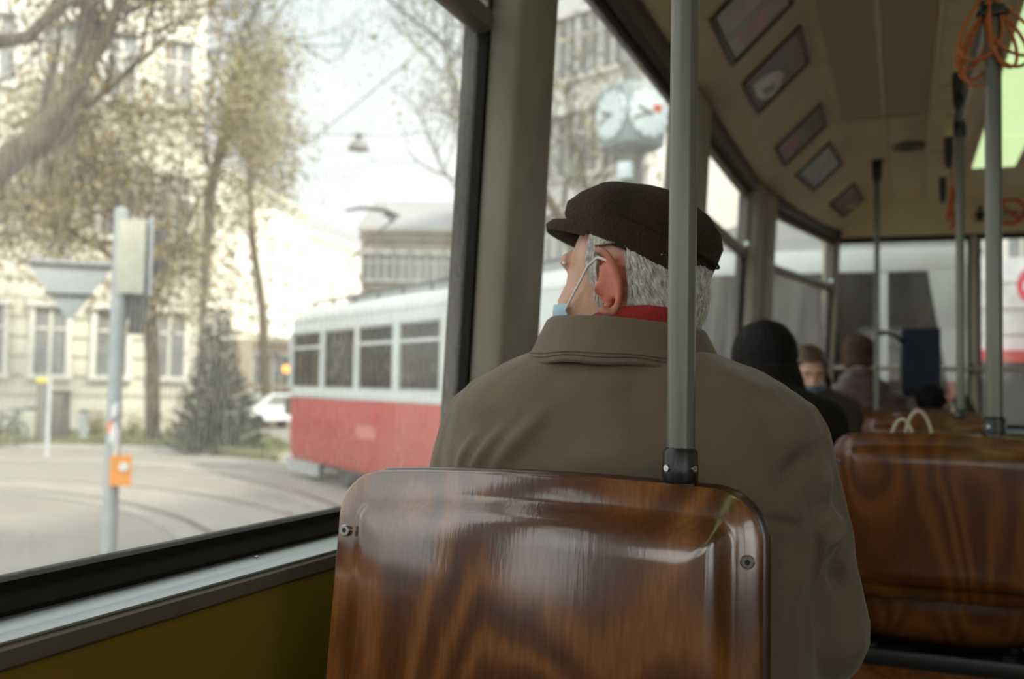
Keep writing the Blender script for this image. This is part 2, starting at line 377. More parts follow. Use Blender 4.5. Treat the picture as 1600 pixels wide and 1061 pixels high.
# darker laminate field, ribs and service strip
cp = MB()
cp.box((-.282, -2.4, 2.464), (.132, 5.36, 2.474)); cp.box((.150, -2.4, 2.368), (.375, 6.7, 2.379), 1)
cp.add([(-.275, 5.42, 2.468), (.13, 5.42, 2.468), (.13, 7.0, 2.349), (-.12, 7.0, 2.349)], [(0, 1, 2, 3)], 1)
struct('trim_31', cp, [M['ceil'], M['cream']])
rb = MB(); rb.tube([(-.075, -2.4, 2.466), (-.075, 5.42, 2.466), (-.06, 7.05, 2.346)], .012, 8); rb.box((.128, -2.4, 2.370), (.150, 6.7, 2.40), bev=.004)
struct('trim_32', rb, M['cream'])
sc_ = MB()
for k in range(18):
    y = .6+k*.42; sc_.ell((.235+.02*(k % 2), y, 2.367), (.014, .012, .004), 10)
    if k % 3 == 0: sc_.box((.15, y+.2, 2.366), (.375, y+.206, 2.369))
struct('trim_33', sc_, M['head'])

# ------------------------------------------------------------------ tram fittings
def slantS(t, y, off=0.0):
    return Vector((-.585+.250*t + .694*off, y, 2.211+.241*t - .720*off))
def slantE(t, k, off=0.0):
    a = Vector((-.585+(.235)*k, 5.424+1.776*k, 2.211-.006*k)); b = Vector((-.335+.160*k, 5.424+1.656*k, 2.452-.122*k))
    return a.lerp(b, t) + Vector((.66*off, -.15*off, -.73*off))
def quadframe(name, P, label, cats, cells, fw=.022, group='advert panels along the ceiling edge'):
    # P(s, t, off): panel coordinates; cells: [(s0, s1, t0, t1, material)]
    c = [(0, 0), (1, 0), (1, 1), (0, 1)]
    L1 = (P(1, .5, 0)-P(0, .5, 0)).length; L2 = (P(.5, 1, 0)-P(.5, 0, 0)).length
    a, b = fw/L1, fw/L2
    ins = [(a, b), (1-a, b), (1-a, 1-b), (a, 1-b)]
    base = P(.5, .5, 0); root = empty(name, base); tag(root, label, 'advert', group)
    mb = MB()
    mb.loft([[P(s, t, 0) for s, t in c], [P(s, t, .010) for s, t in c], [P(s+(i[0]-s)*.6, t+(i[1]-t)*.6, .012) for (s, t), i in zip(c, ins)], [P(*i, .003) for i in ins]], 0, (False, False))
    obj('frame', mb, M['adframe'], root)
    pm = MB(); ms = []
    for s0, s1, t0, t1, m in cells:
        if m not in ms: ms.append(m)
        S0, S1, T0, T1 = a+(1-2*a)*s0, a+(1-2*a)*s1, b+(1-2*b)*t0, b+(1-2*b)*t1
        pm.add([P(S0, T0, .004), P(S1, T0, .004), P(S1, T1, .004), P(S0, T1, .004)], [(0, 1, 2, 3)], ms.index(m))
    obj('poster', pm, [M[m] for m in ms], root)
    return root, (a, b)
M['adframe'] = mat('dark_olive_frame', (.06, .05, .03), .4)
for n, c in dict(ad_cream=(.42, .36, .26), ad_pink=(.48, .22, .18), ad_olive=(.30, .27, .15), ad_dark=(.05, .045, .035), ad_brown=(.14, .10, .055), ad_grey=(.28, .25, .22), ad_mauve=(.21, .17, .15), ad_white=(.75, .73, .68), ad_red=(.50, .06, .045)).items():
    M[n] = mat('print_'+n[3:], c, .3, var=.18, vs=9)
def PS(y0, y1, t0=.07, t1=.93): return lambda s, t, off: slantS(t0+(t1-t0)*t, y0+(y1-y0)*s, off)
def PE(k0, k1, t0=.10, t1=.86): return lambda s, t, off: slantE(t0+(t1-t0)*t, k0+(k1-k0)*s, off)
P = PS(3.13, 3.60); quadframe('advert_panel', P, 'framed advert with a broad pink stripe on cream, at the window edge of the ceiling', '', [(0, .45, 0, 1, 'ad_cream'), (.45, .62, 0, 1, 'ad_olive'), (.62, 1, 0, .18, 'ad_cream'), (.62, 1, .18, .62, 'ad_pink'), (.62, 1, .62, 1, 'ad_olive'), ])
P = PS(3.84, 4.28); r2_, ab = quadframe('advert_panel', P, 'dark framed advert showing a pale leaf shape, second along the slanted ceiling edge', '', [(0, 1, 0, .72, 'ad_dark'), (0, 1, .72, 1, 'ad_brown')])
lf = MB(); pts = [(.22, .12), (.55, .10), (.80, .16), (.93, .32), (.82, .50), (.62, .58), (.45, .50), (.33, .36)]
lf.loft([[P(s, t, .0046) for s, t in pts], [P(.6+(s-.6)*.9, .3+(t-.3)*.9, .0056) for s, t in pts]]); obj('leaf_motif', lf, M['ad_white'], r2_)
lf = MB(); pts = [(.5, .2), (.72, .22), (.80, .34), (.68, .42)]
lf.loft([[P(s, t, .0058) for s, t in pts], [P(.68+(s-.68)*.8, .3+(t-.3)*.8, .0062) for s, t in pts]]); obj('grey_motif', lf, M['ad_mauve'], r2_)
P = PS(4.92, 5.33); r3_, ab = quadframe('advert_panel', P, 'brown framed advert with a red patch, third along the slanted ceiling edge', '', [(0, 1, 0, .2, 'ad_mauve'), (0, 1, .2, 1, 'ad_brown')])
lf = MB(); pts = [(.30, .12), (.62, .14), (.66, .38), (.40, .42)]
lf.loft([[P(s, t, .0046) for s, t in pts], [P(.5+(s-.5)*.9, .27+(t-.27)*.9, .0056) for s, t in pts]]); obj('red_motif', lf, M['ad_red'], r3_)
P = PE(.10, .36); quadframe('advert_panel', P, 'plain grey advert panel, first after the ceiling starts to narrow', '', [(0, 1, 0, 1, 'ad_grey')])
P = PE(.62, .88); quadframe('advert_panel', P, 'mauve grey advert panel, last one before the end window', '', [(0, 1, 0, 1, 'ad_mauve')])

# fluorescent ceiling light: one long fixture of diffuser panels
lroot = empty('ceiling_light', (.5, 2.1, 2.377)); tag(lroot, 'long greenish white fluorescent light panel along the ceiling', 'light')
fb = MB()
for xx in (.372, .612): fb.box((xx, -2.3, 2.352), (xx+.016, 6.76, 2.380), bev=.004)
fb.box((.372, -2.3, 2.352), (.628, -2.28, 2.38)); fb.box((.372, 6.745, 2.352), (.628, 6.765, 2.38)); obj('frame', fb, M['cream'], lroot)
M['lamp'] = emit('lit_diffuser', (.70, .92, .47), .80)
ye = [6.745, 5.53, 4.30, 3.08, 1.86, .64, -.58, -1.80]
for a, b in zip(ye[:-1], ye[1:]):
    d = MB(); d.box((.388, b+.012, 2.360), (.612, a-.004, 2.368)); obj('diffuser', d, M['lamp'], lroot)
# loudspeaker grille recess
vm_ = MB(); vm_.ell((.055, 5.93, 2.427), (.090, .095, .012), 24); vr = MB()
vr.tube([(.055+.097*math.cos(a), 5.93+.102*math.sin(a), 2.428-.007*math.sin(a)) for a in [2*PI*k/28 for k in range(29)]], .006, 8)
vroot = empty('ceiling_speaker', (.055, 5.93, 2.43)); tag(vroot, 'round dark loudspeaker set into the ceiling before the end window', 'loudspeaker')
obj('grille', vm_, M['black'], vroot); obj('rim', vr, M['ceil'], vroot)

# grab poles
def fluted(mb, p0, p1, r, n=30):
    rings = []
    for p in (p0, p1):
        rings.append([(p[0]+r*(1-.045*(k % 3 == 0))*math.cos(2*PI*k/n), p[1]+r*(1-.045*(k % 3 == 0))*math.sin(2*PI*k/n), p[2]) for k in range(n)])
    mb.loft(rings)
def lathe(mb, c, prof, n=24, m=0):
    mb.loft([[(c[0]+r*math.cos(2*PI*k/n), c[1]+r*math.sin(2*PI*k/n), z) for k in range(n)] for r, z in prof], m)
def grab_pole(x, y, z0, z1, r, label, collar=None, socket=False, tee=False, bot=None):
    o = empty('grab_pole', (x, y, z0)); tag(o, label, 'pole', None)
    mb = MB(); fluted(mb, (x, y, z0), (x, y, z1), r); obj('pole', mb, M['pole'], o, ang=60)
    if collar:
        c0, c1, cr = collar; mb = MB()
        lathe(mb, (x, y), [(cr*.93, c0), (cr, c0+.002), (cr, c0+(c1-c0)*.45), (cr*.97, c0+(c1-c0)*.5), (cr*.97, c1-.006), (cr*.80, c1-.001), (r*.9, c1)], 32)
        co = obj('collar', mb, M['black'], o)
        for a in (-2.15, -.55, .9):
            s = MB(); d = Vector((math.cos(a), math.sin(a), 0)); c = Vector((x, y, c0+(c1-c0)*.42))
            s.cyl(c+d*(cr-.003), c+d*(cr+.002), .0035*cr/.0187, 12); s.cyl(c+d*(cr+.0005), c+d*(cr+.0026), .0016*cr/.0187, 6); obj('screw', s, M['steel'], co)
    if socket:
        mb = MB(); lathe(mb, (x, y), [(r*1.1, z1-.13), (r*1.75, z1-.10), (r*1.95, z1-.04), (r*1.95, z1)], 20); obj('ceiling_socket', mb, M['black'], o)
    if tee:
        mb = MB(); lathe(mb, (x, y), [(r*1.3, z1-.06), (r*1.45, z1-.055), (r*1.45, z1), (r*1.3, z1+.01)], 20); mb.box((x-.02, y-.03, z1-.01), (x+.02, y+.03, z1+.04), bev=.006); obj('tee_joint', mb, M['black'], o)
    return o
p1 = onY(1063, 720, 1.034); grab_pole(p1.x, 1.034, .86, 2.372, .0147, 'grey green grab pole rising from the wooden seat behind the man', (.953, .990, .0187))
p2 = onY(1554, 670, 2.665); grab_pole(p2.x, 2.665, .86, 2.37, .0195, 'thick grab pole on the empty orange seat across the aisle', (.956, .998, .026))
p3 = onY(1501, 645, 4.44); grab_pole(p3.x, 4.44, .86, 2.165, .0170, 'grab pole on the second orange seat, holding the end of the overhead rail', (.950, .99, .024), tee=True)
p4 = onY(1370, 600, 6.17); grab_pole(p4.x, 6.17, .0, 2.412, .0155, 'thin grab pole with black ceiling socket beside the person in the puffy coat', None, socket=True)
# overhead rail
rr = empty('overhead_rail', (p3.x, .2, 2.165)); tag(rr, 'steel overhead handrail running under the ceiling beside the light', 'handrail')
mb = MB(); mb.tube([(p3.x, -1.8, 2.175), (p3.x, 4.47, 2.175)], .015, 16); obj('rail', mb, M['pole'], rr)
for y in (-.6, 1.2, 3.05):
    mb = MB(); mb.cyl((p3.x, y, 2.18), (p3.x, y, 2.375), .009, 12); mb.box((p3.x-.024, y-.02, 2.15), (p3.x+.024, y+.02, 2.20), bev=.008); lathe(mb, (p3.x, y), [(.02, 2.36), (.03, 2.375)], 16); obj('rail_bracket', mb, M['black'], rr)
# hanging straps
SL = {4.07: 'black hanging strap nearest the coiled orange cord', 5.10: 'middle black hanging strap between overhead rail end and loudspeaker', 6.03: 'small black hanging strap nearest the end window'}
for y, lab in SL.items():
    xx = {4.07: .205, 5.10: .215, 6.03: .225}[y]
    o = empty('hanging_strap', (xx, y, 2.09)); tag(o, lab, 'strap', 'hanging straps under the ceiling')
    a = MB(); a.box((xx-.016, y-.02, 2.265), (xx+.016, y+.02, 2.368), bev=.006); obj('bracket', a, M['cream'], o)
    a = MB(); a.loft([[(xx+sx*w, y+sy*.011, z) for sx, sy in ((-1, -1), (1, -1), (1, 1), (-1, 1))] for w, z in ((.006, 2.115), (.017, 2.14), (.020, 2.20), (.020, 2.262), (.012, 2.272))]); obj('grip', a, M['black'], o)
# orange cord coiled on the pole
cm = MB(); cc = Vector((p2.x-.005, 2.70, 1.985))
M['cordm'] = mat('orange_cord', (.50, .13, .035), .5)
ctr = cc; pts = []
loops = [(-.062, .16, -.30), (-.075, .185, -.15), (-.05, .155, -.42), (.070, .165, .35), (.085, .150, .55), (.045, .185, .22), (-.085, .17, -.22)]
for i, (w, h, tl) in enumerate(loops):
    for k in range(25):
        a = 2*PI*k/24
        px = math.sin(a)*abs(w)*.75*(.35+.65*(1-math.cos(a))/2) + math.sin(tl)*h*(1-math.cos(a))/2
        pz = -h*(1-math.cos(a))/2
        pts.append(ctr+Vector((px, -.03-.006*i+.01*math.sin(a), pz+.008*i)))
cm.tube(pts, .0042, 8)
co_ = obj('cord', cm, M['cordm']); tag(co_, 'orange cord hanging in loops from the ceiling end of the thick pole', 'cord')
tie = MB(); tie.tube([(p2.x+.028*math.cos(a), 2.665+.028*math.sin(a), 1.985) for a in [2*PI*k/16 for k in range(17)]], .010, 8); tie.box((p2.x-.028, 2.63, 1.972), (p2.x+.028, 2.65, 2.0), bev=.008)
put_t = obj('cord_tie', tie, M['black'], co_)
# red lanyards hanging by the overhead rail's far end
M['lan'] = mat('orange_red_ribbon', (.55, .10, .04), .6)
lm = MB()
for i, (u0, v0, u1, v1) in enumerate([(1487, 292, 1480, 345), (1491, 300, 1494, 352), (1496, 296, 1501, 340), (1484, 315, 1488, 358)]):
    a = onY(u0, v0, 6.2+.02*i); b = onY(u1, v1, 6.2+.02*i); lm.tube([a, a.lerp(b, .5)+Vector((.01, 0, 0)), b], .014, 6, sx=.3)
a = onY(1487, 285, 6.22); lm.tube([Vector((a.x, a.y, 2.372)), a, onY(1492, 300, 6.24)], .006, 6)
tag(obj('lanyard', lm, M['lan']), 'orange red ribbons hanging from the ceiling before the end window', 'ribbon')
# signs on the panel over the end window
def on_header(u, v, off=.006):
    n = Vector((0, -.235, -.165)).normalized(); r = ray(u, v); t = (Vector((0, 7.255, 2.115))-CAM).dot(n)/r.dot(n); return CAM+r*t+n*off
hn = Vector((0, -.235, -.165)).normalized(); hx = Vector((1, 0, 0)); hy = hx.cross(hn)*-1
if hy.z < 0: hy = -hy
M['sgn_red'] = mat('sign_red', (.60, .06, .03), .5); M['sgn_cream'] = mat('sign_cream', (.42, .36, .22), .5)
def disc_pts(c, r, n=32, off=0): return [c+hn*off+hx*(r*math.cos(2*PI*k/n))+hy*(r*math.sin(2*PI*k/n)) for k in range(n)]
c = on_header(1578, 330); sr = empty('no_smoking_sign', c); tag(sr, 'round red prohibition sticker on the panel above the end window', 'sign')
mb = MB(); mb.loft([disc_pts(c, .094, off=-.006), disc_pts(c, .094, off=.0)]); obj('disc', mb, M['sgn_cream'], sr)
mb = MB(); mb.loft([disc_pts(c, .098, off=-.004), disc_pts(c, .098, off=.004), disc_pts(c, .078, off=.004), disc_pts(c, .078, off=-.004)], 0, (False, False))
d1 = (hx*.7-hy*.7); d2 = (hx*.7+hy*.7)
mb.loft([[c+d1*s*.085+d2*w*.008+hn*o for w, o in ((-1, 0), (1, 0), (1, .004), (-1, .004))] for s in (-1, 1)]); obj('ring_and_bar', mb, M['sgn_red'], sr)
mb = MB(); mb.loft([[c+hx*s*.05+hy*(w*.007)+hn*o for w, o in ((-1, .0), (1, .0), (1, .002), (-1, .002))] for s in (-1, 1)]); obj('pictogram', mb, M['black'], sr)
c = on_header(1531, 332); sr = empty('pictogram_sticker', c); tag(sr, 'small dark pictogram sticker beside the round red sign', 'sign')
mb = MB(); mb.loft([[c+hx*a*.048+hy*b*.07+hn*o for a, b in ((-1, -1), (1, -1), (1, 1), (-1, 1))] for o in (-.006, 0)]); obj('backing', mb, M['sgn_cream'], sr)
mb = MB(); mb.loft([disc_pts(c+hy*.035, .018, 14, 0), disc_pts(c+hy*.035, .018, 14, .002)]); mb.loft([[c+hx*a*.028+hy*b+hn*o for a, b in ((-1, .012), (1, .012), (.6, -.055), (-.6, -.055))] for o in (0, .002)]); obj('figure', mb, M['black'], sr)
# guard rail in front of the end window and the navy board on its bracket
gr = empty('guard_rail', (.5, 7.14, .80)); tag(gr, 'thin horizontal guard rail across the end window', 'rail')
zz = onY(1450, 576, 7.15).z
mb = MB(); mb.tube([(-.42, 7.16, zz), (1.42, 7.16, zz)], .014, 12); obj('rail', mb, M['pillar'], gr)
for xx in (-.40, .44, 1.40): 
    mb = MB(); mb.box((xx-.012, 7.15, zz-.03), (xx+.012, 7.262, zz+.03), bev=.004); obj('rail_bracket', mb, M['black'], gr)
M['navy'] = mat('navy_fabric', (.014, .022, .042), .8, bump=.2, bs=300)
bl = onY(1408, 612, 6.52); bh = onY(1470, 512, 6.52)
br = empty('padded_board', (( bl.x+bh.x)/2, 6.52, bl.z)); tag(br, 'navy blue padded board on a post in front of the end window', 'board')
mb = MB(); mb.box((bl.x, 6.50, bl.z), (bh.x, 6.54, bh.z), bev=.014); mb.box((bl.x+.012, 6.505, bl.z-.03), (bh.x-.012, 6.535, bl.z+.02), bev=.01); obj('board', mb, M['navy'], br)
mb = MB(); mb.cyl(((bl.x+.01), 6.56, .02), ((bl.x+.01), 6.56, bh.z-.05), .017, 12); mb.cyl((bl.x+.01, 6.56, .0), (bl.x+.01, 6.56, .02), .07, 16); obj('post', mb, M['pole'], br)
ba = onY(1373, 520, 6.19); mb = MB(); mb.tube([ba+Vector((.0, .0, .002)), onY(1386, 520, 6.25), onY(1399, 524, 6.4), onY(1410, 535, 6.51)], [.016, .012, .012, .014], 10); mb.ell(ba+Vector((-.006, .012, 0)), (.022, .022, .030), 12); obj('bracket_arm', mb, M['black'], br)

# ------------------------------------------------------------------ seats
def contour(hwT, hwB, zT, zB, rT, rB, ins, arch, n=8):
    hwT, hwB, zT, zB = hwT-ins, hwB-ins, zT-ins, zB+ins; rT, rB = max(.006, rT-ins), max(.006, rB-ins)
    P = []
    def arc(cx, cz, r, a0, a1): return [(cx+r*math.cos(a0+(a1-a0)*k/n), cz+r*math.sin(a0+(a1-a0)*k/n)) for k in range(n+1)]
    m = 9
    P += [(-hwB+rB+(2*(hwB-rB))*k/m, zB) for k in range(1, m)]
    P += arc(hwB-rB, zB+rB, rB, -PI/2, 0)
    P += [(hwB+(hwT-hwB)*k/m, zB+rB+(zT-rT-zB-rB)*k/m) for k in range(1, m)]
    P += arc(hwT-rT, zT-rT, rT, 0, PI/2)
    P += [(hwT-rT-(2*(hwT-rT))*k/m, zT) for k in range(1, m)]
    P += arc(-hwT+rT, zT-rT, rT, PI/2, PI)
    P += [(-hwT+(hwT-hwB)*k/m, zT-rT-(zT-rT-zB-rB)*k/m) for k in range(1, m)]
    P += arc(-hwB+rB, zB+rB, rB, PI, 1.5*PI)
    return [(x, z-arch*(x/hwT)**2*max(0, min(1, (z-zB)/(zT-zB)))) for x, z in P]
def make_seat(label, zT=.957, zB=.555, hwT=.2385, hwB=.243, wood='wood', arch=.010, lean=-.090, curve=.22, curl=.0, group=None):
    root = empty('tram_chair', (0, 0, 0)); tag(root, label, 'seat', group)
    Y = lambda x, z, d: d + curve*x*x + lean*(zT-z) + curl*max(0, (z-(zT-.14))/.14)**2
    C = lambda ins: contour(hwT, hwB, zT, zB, .050, .060, ins, arch)
    def ring(ins, d): return [(x, Y(x, z, d), z) for x, z in C(ins)]
    b = MB(); zc = (zT+zB)/2
    rings = [ring(.002, .016), ring(0, .012), ring(0, .004), ring(.003, 0), ring(.024, -.001), ring(.029, -.003), ring(.033, -.007), ring(.0385, -.0145), ring(.043, -.0180), ring(.047, -.0195), [(x, Y(x, z, -.0205-.005*(1-(x/hwT)**2)*(1-((z-zc)/(zT-zc))**2)), z) for x, z in C(.052)]]
    for s_, dd in ((.86, -.0185), (.7, -.0215), (.5, -.024), (.3, -.0255), (.1, -.026)):
        rings.append([(x*s_, Y(x*s_, zc+(z-zc)*s_, -.0205-.005*(1-(x*s_/hwT)**2)*(1-((z-zc)*s_/(zT-zc))**2)), zc+(z-zc)*s_) for x, z in C(.052)])
    b.loft(rings, 0, (False, True)); obj('back_panel', b, M[wood], root, ang=60, local=True)
    f = MB(); C2 = lambda ins: contour(hwT+.004, hwB+.004, zT+.001, zB-.002, .054, .06, ins, arch)
    def ring2(ins, d, s_=1): return [(x*s_, Y(x*s_, zc+(z-zc)*s_, d), zc+(z-zc)*s_) for x, z in C2(ins)]
    f.loft([ring2(.05, .036, .4), ring2(.01, .036), ring2(.002, .037), ring2(0, .042), ring2(.003, .048), ring2(.01, .049), ring2(.05, .049, .4)]); obj('front_shell', f, M['wood_edge'], root, ang=60, local=True)
    for sx in (-1, 1):
        s = MB(); x, z = sx*(hwT-.0125), zT-.075; y = Y(x, z, -.002)
        lathe2 = [[(x+r*math.cos(2*PI*k/20), y+dy, z+r*math.sin(2*PI*k/20)) for k in range(20)] for r, dy in ((.0068, .004), (.0068, -.0008), (.0058, -.0022), (.0026, -.0022), (.0022, -.0004))]
        s.loft([list(reversed(r)) for r in lathe2], 0, (False, False)); so_ = obj('screw', s, M['steel'], root, local=True)
        s = MB(); s.cyl((x, y+.003, z), (x, y-.0005, z), .0024, 12); obj('screw_socket', s, M['black'], so_, local=True)
    # metal side rails between the two shells, pan and pedestal
    fr = MB()
    for sx in (-1, 1):
        fr.tube([(sx*(hwT-.014), Y(hwT, zT-.08, .026), zT-.08), (sx*(hwB-.014), Y(hwB, zB, .026), zB+.02), (sx*(hwB-.02), .06, .43), (sx*(hwB-.03), .40, .415)], .010, 8)
        fr.tube([(sx*.16, .12, .42), (sx*.16, .14, .02)], .018, 8); fr.tube([(sx*.16, .40, .41), (sx*.16, .36, .02)], .018, 8); fr.box((sx*.16-.03, .10, 0), (sx*.16+.03, .40, .02))
    fr.box((-hwB+.03, .085, .365), (hwB-.03, .42, .41), bev=.012); fr.box((-.04, .09, .30), (.05, .14, .41)); obj('frame', fr, M['blackmetal'], root, local=True)
    pn = MB(); ins = [(.02, 0), (.0, .004), (0, .012), (.01, .016)]
    prof = [(.075, .545), (.07, .505), (.085, .468), (.12, .445), (.20, .436), (.32, .440), (.42, .452), (.455, .448), (.47, .430)]
    for q in range(len(prof)-1): pass
    def strip(off): return [[(xx, y+.03*(1-(xx/hwB)**2)*(-1 if y > .4 else -.6), z-off+.02*(xx/hwB)**2) for xx in [hwB*.94*k/10 for k in range(-10, 11)]] for y, z in prof]
    up, dn = strip(0), strip(.014); loop = []
    rings = []
    for a, c in zip(up, dn): rings.append(a+list(reversed(c)))
    pn.loft(rings); obj('seat_pan', pn, M[wood], root, ang=50, local=True)
    return root
def place(o, x, y, rz=0): o.location = (x, y, 0); o.rotation_euler = (0, 0, rz); return o
s1 = make_seat('glossy brown plywood seat back in front of the camera, with the man sitting in it'); place(s1, -.3645, .998)
s2 = make_seat('empty orange brown plywood seat across from the man, white bag handles above it', wood='wood_far', hwT=.245, hwB=.235, zT=.953, zB=.553, lean=.03); place(s2, .088, 2.60)
GP = 'orange plywood seats further along the tram'
for x, y, rz, lab in ((.10, 4.40, 0, 'second orange plywood seat, its top edge seen above the nearer empty one'),
                      (-.22, 6.12, 0, 'orange plywood seat carrying the person in the puffy coat'),
                      (-.42, 4.93, PI, 'orange plywood seat of the woman with brown hair, facing the camera'),
                      (-.42, 2.80, 0, 'orange plywood seat of the woman with long black hair'),
                      (.20, 5.86, 0, 'orange plywood seat of the passenger holding up a hand')):
    o = copy_tree(s2); place(o, x, y, rz); o['label'] = lab; o['group'] = GP
    if rz: o.location.z = 0
# wooden bench pan at the lower right
bx = MB(); nx = 14
prf = [(2.36, .462), (2.34, .468), (2.28, .462), (2.16, .456), (2.02, .458), (1.95, .448), (1.94, .43)]
rings = []
for y, z in prf:
    a = [(-.12+.52*k/nx, y+.028*(1-((k/nx-.5)*2)**2)*(1 if y > 2.2 else -1)-.04, z-.008*(1-((k/nx-.5)*2)**2)) for k in range(nx+1)]
    rings.append(a+[(p[0], p[1], p[2]-.016) for p in reversed(a)])
bx.loft(rings); br_ = empty('bench', (.14, 2.12, 0)); tag(br_, 'low wooden bench pan beyond the ribbed floor, lower right of the man', 'seat')
obj('seat_pan', bx, M['wood_far'], br_)
for sx in (-.02, .30):
    q = MB(); q.tube([(sx, 2.12, .44), (sx, 2.12, .0)], .022, 10); q.box((sx-.05, 2.0, 0), (sx+.05, 2.24, .012)); obj('leg', q, M['blackmetal'], br_)
# shopping bag on the second orange seat, its handles above the nearer seat
bg = empty('shopping_bag', (.02, 2.85, .46)); tag(bg, 'shopping bag with pale rope handles standing on the empty orange seat', 'bag')
M['bagm'] = mat('brown_paper_bag', (.22, .14, .07), .8); M['rope'] = mat('pale_rope', (.55, .47, .36), .7)
q = MB(); q.loft([[(.02+a*w, 2.90+b*.05, z) for a, b in ((-1, -1), (1, -1), (1, 1), (-1, 1))] for w, z in ((.13, .465), (.14, .70), (.135, .925))]); obj('bag_body', q, M['bagm'], bg)
for i, (a, b, pk) in enumerate([((1392, 675), (1426, 672), (1412, 655)), ((1414, 670), (1457, 674), (1436, 642))]):
    A, B, T = onY(a[0], a[1]+12, 2.86+.07*i), onY(b[0], b[1]+12, 2.86+.07*i), onY(pk[0], pk[1], 2.86+.07*i)
    pts = []
    for k in range(15):
        t = k/14; c = A.lerp(B, t); pts.append(Vector((c.x, c.y, c.z+(T.z-(A.z+B.z)/2)*math.sin(PI*t)**.6)))
    q = MB(); q.tube(pts, .0045, 8); obj('handle', q, M['rope'], bg)

# ------------------------------------------------------------------ people
def skin_mat(name, col, ear=None, earcol=(.52, .16, .10)):
    m = mat(name, col, .5, var=.12, vs=40, bump=.12, bs=180, sss=.12)
    return m
def fingers(mb, wrist, d, nrm, side, curl=.5, s=1.0):
    """palm, four unequal fingers and a thumb; d: hand direction, nrm: back of the hand, side: direction of the thumb"""
    d = Vector(d).normalized(); nrm = Vector(nrm).normalized(); t = Vector(side).normalized(); w = Vector(wrist)
    R = Matrix((t, d, nrm)).transposed()
    mb.ell(w+d*.045*s, (.040*s, .052*s, .015*s), 14, R); mb.limb([w-d*.02, w+d*.02*s], [.024*s, .026*s], 10)
    for i, (o, l) in enumerate(((.030, .072), (.010, .082), (-.011, .076), (-.031, .060))):
        p = w+d*.085*s+t*o*s; a = 0; pts = [p]
        for seg, k in ((.45, .6), (.32, 1.0), (.23, .8)):
            a += curl*k; p = p+(d*math.cos(a)-nrm*math.sin(a)+t*o*.6)*(l*seg*s); pts.append(p)
        mb.limb(pts, [.0088*s, .0082*s, .0076*s, .0066*s], 8)
    p = w+d*.025*s+t*.034*s; pts = [p, p+(t*.8+d*.6-nrm*.2)*.032*s, p+(t*.9+d*1.5-nrm*.6)*.036*s]
    mb.limb(pts, [.013*s, .0105*s, .008*s], 8)
def head_parts(mb, fem=False):
    """head in its own frame: x right, y forward, z up, origin between the ears"""
    k = .93 if fem else 1
    mb.ell((0, -.006, .036), (.074*k, .090, .076), 24); mb.ell((0, -.018, -.012), (.066*k, .070, .07), 20)
    mb.ell((0, .035, -.012), (.064*k, .062, .088), 20); mb.ell((0, .052, -.075), (.046*k, .046, .036), 16); mb.ell((0, .080, -.092), (.020, .018, .016), 12)
    mb.ell((0, .078, .038), (.050*k, .020, .018), 14)
    for s in (-1, 1):
        mb.ell((s*.040*k, .066, -.028), (.024, .026, .026), 12); mb.ell((s*.050*k, .02, -.065), (.022, .040, .030), 12)
    mb.limb([(0, .090, .022), (0, .108, -.012), (0, .104, -.022)], [.010, .013, .015], 10)
    for s in (-1, 1): mb.ell((s*.013, .097, -.024), (.009, .011, .008), 10)
    mb.ell((0, .090, -.050), (.024, .012, .007), 12); mb.ell((0, .088, -.060), (.021, .012, .007), 12)
def ear_parts(mb, s, k=1.0):
    c = Vector((s*.074*k, -.004, -.004)); o = Vector((s, -.55, 0)).normalized(); f = Vector((.55*s, 1, 0)).normalized()*1
    f = Vector((o.y*-s, o.x*s, 0)); f = f if f.y > 0 else -f
    R = Matrix((o, f, Vector((0, 0, 1)))).transposed()
    mb.ell(c+o*.005-f*.003, (.006, .015, .031), 14, R)
    pts = []
    for q in range(17):
        a = -1.9+ (PI*1.30)*q/16
        pts.append(c+o*(.019+.003*math.sin(a))+f*(-.018*math.cos(a-.35)*1.0+.002)+Vector((0, 0, .039*math.sin(a)*-1+.002)))
    mb.tube(pts, [.0052]*13+[.0056, .0062, .0068, .0074], 8)
    mb.ell(c+o*.008+f*.004-Vector((0, 0, .036)), (.006, .009, .010), 10, R); mb.ell(c+o*.008+f*.013-Vector((0, 0, .006)), (.004, .005, .008), 8, R)
    mb.limb([c+o*.008+f*.006+Vector((0, 0, .020)), c+o*.011-f*.008+Vector((0, 0, .006)), c+o*.009-f*.004-Vector((0, 0, .018))], [.0040, .0052, .004], 8)

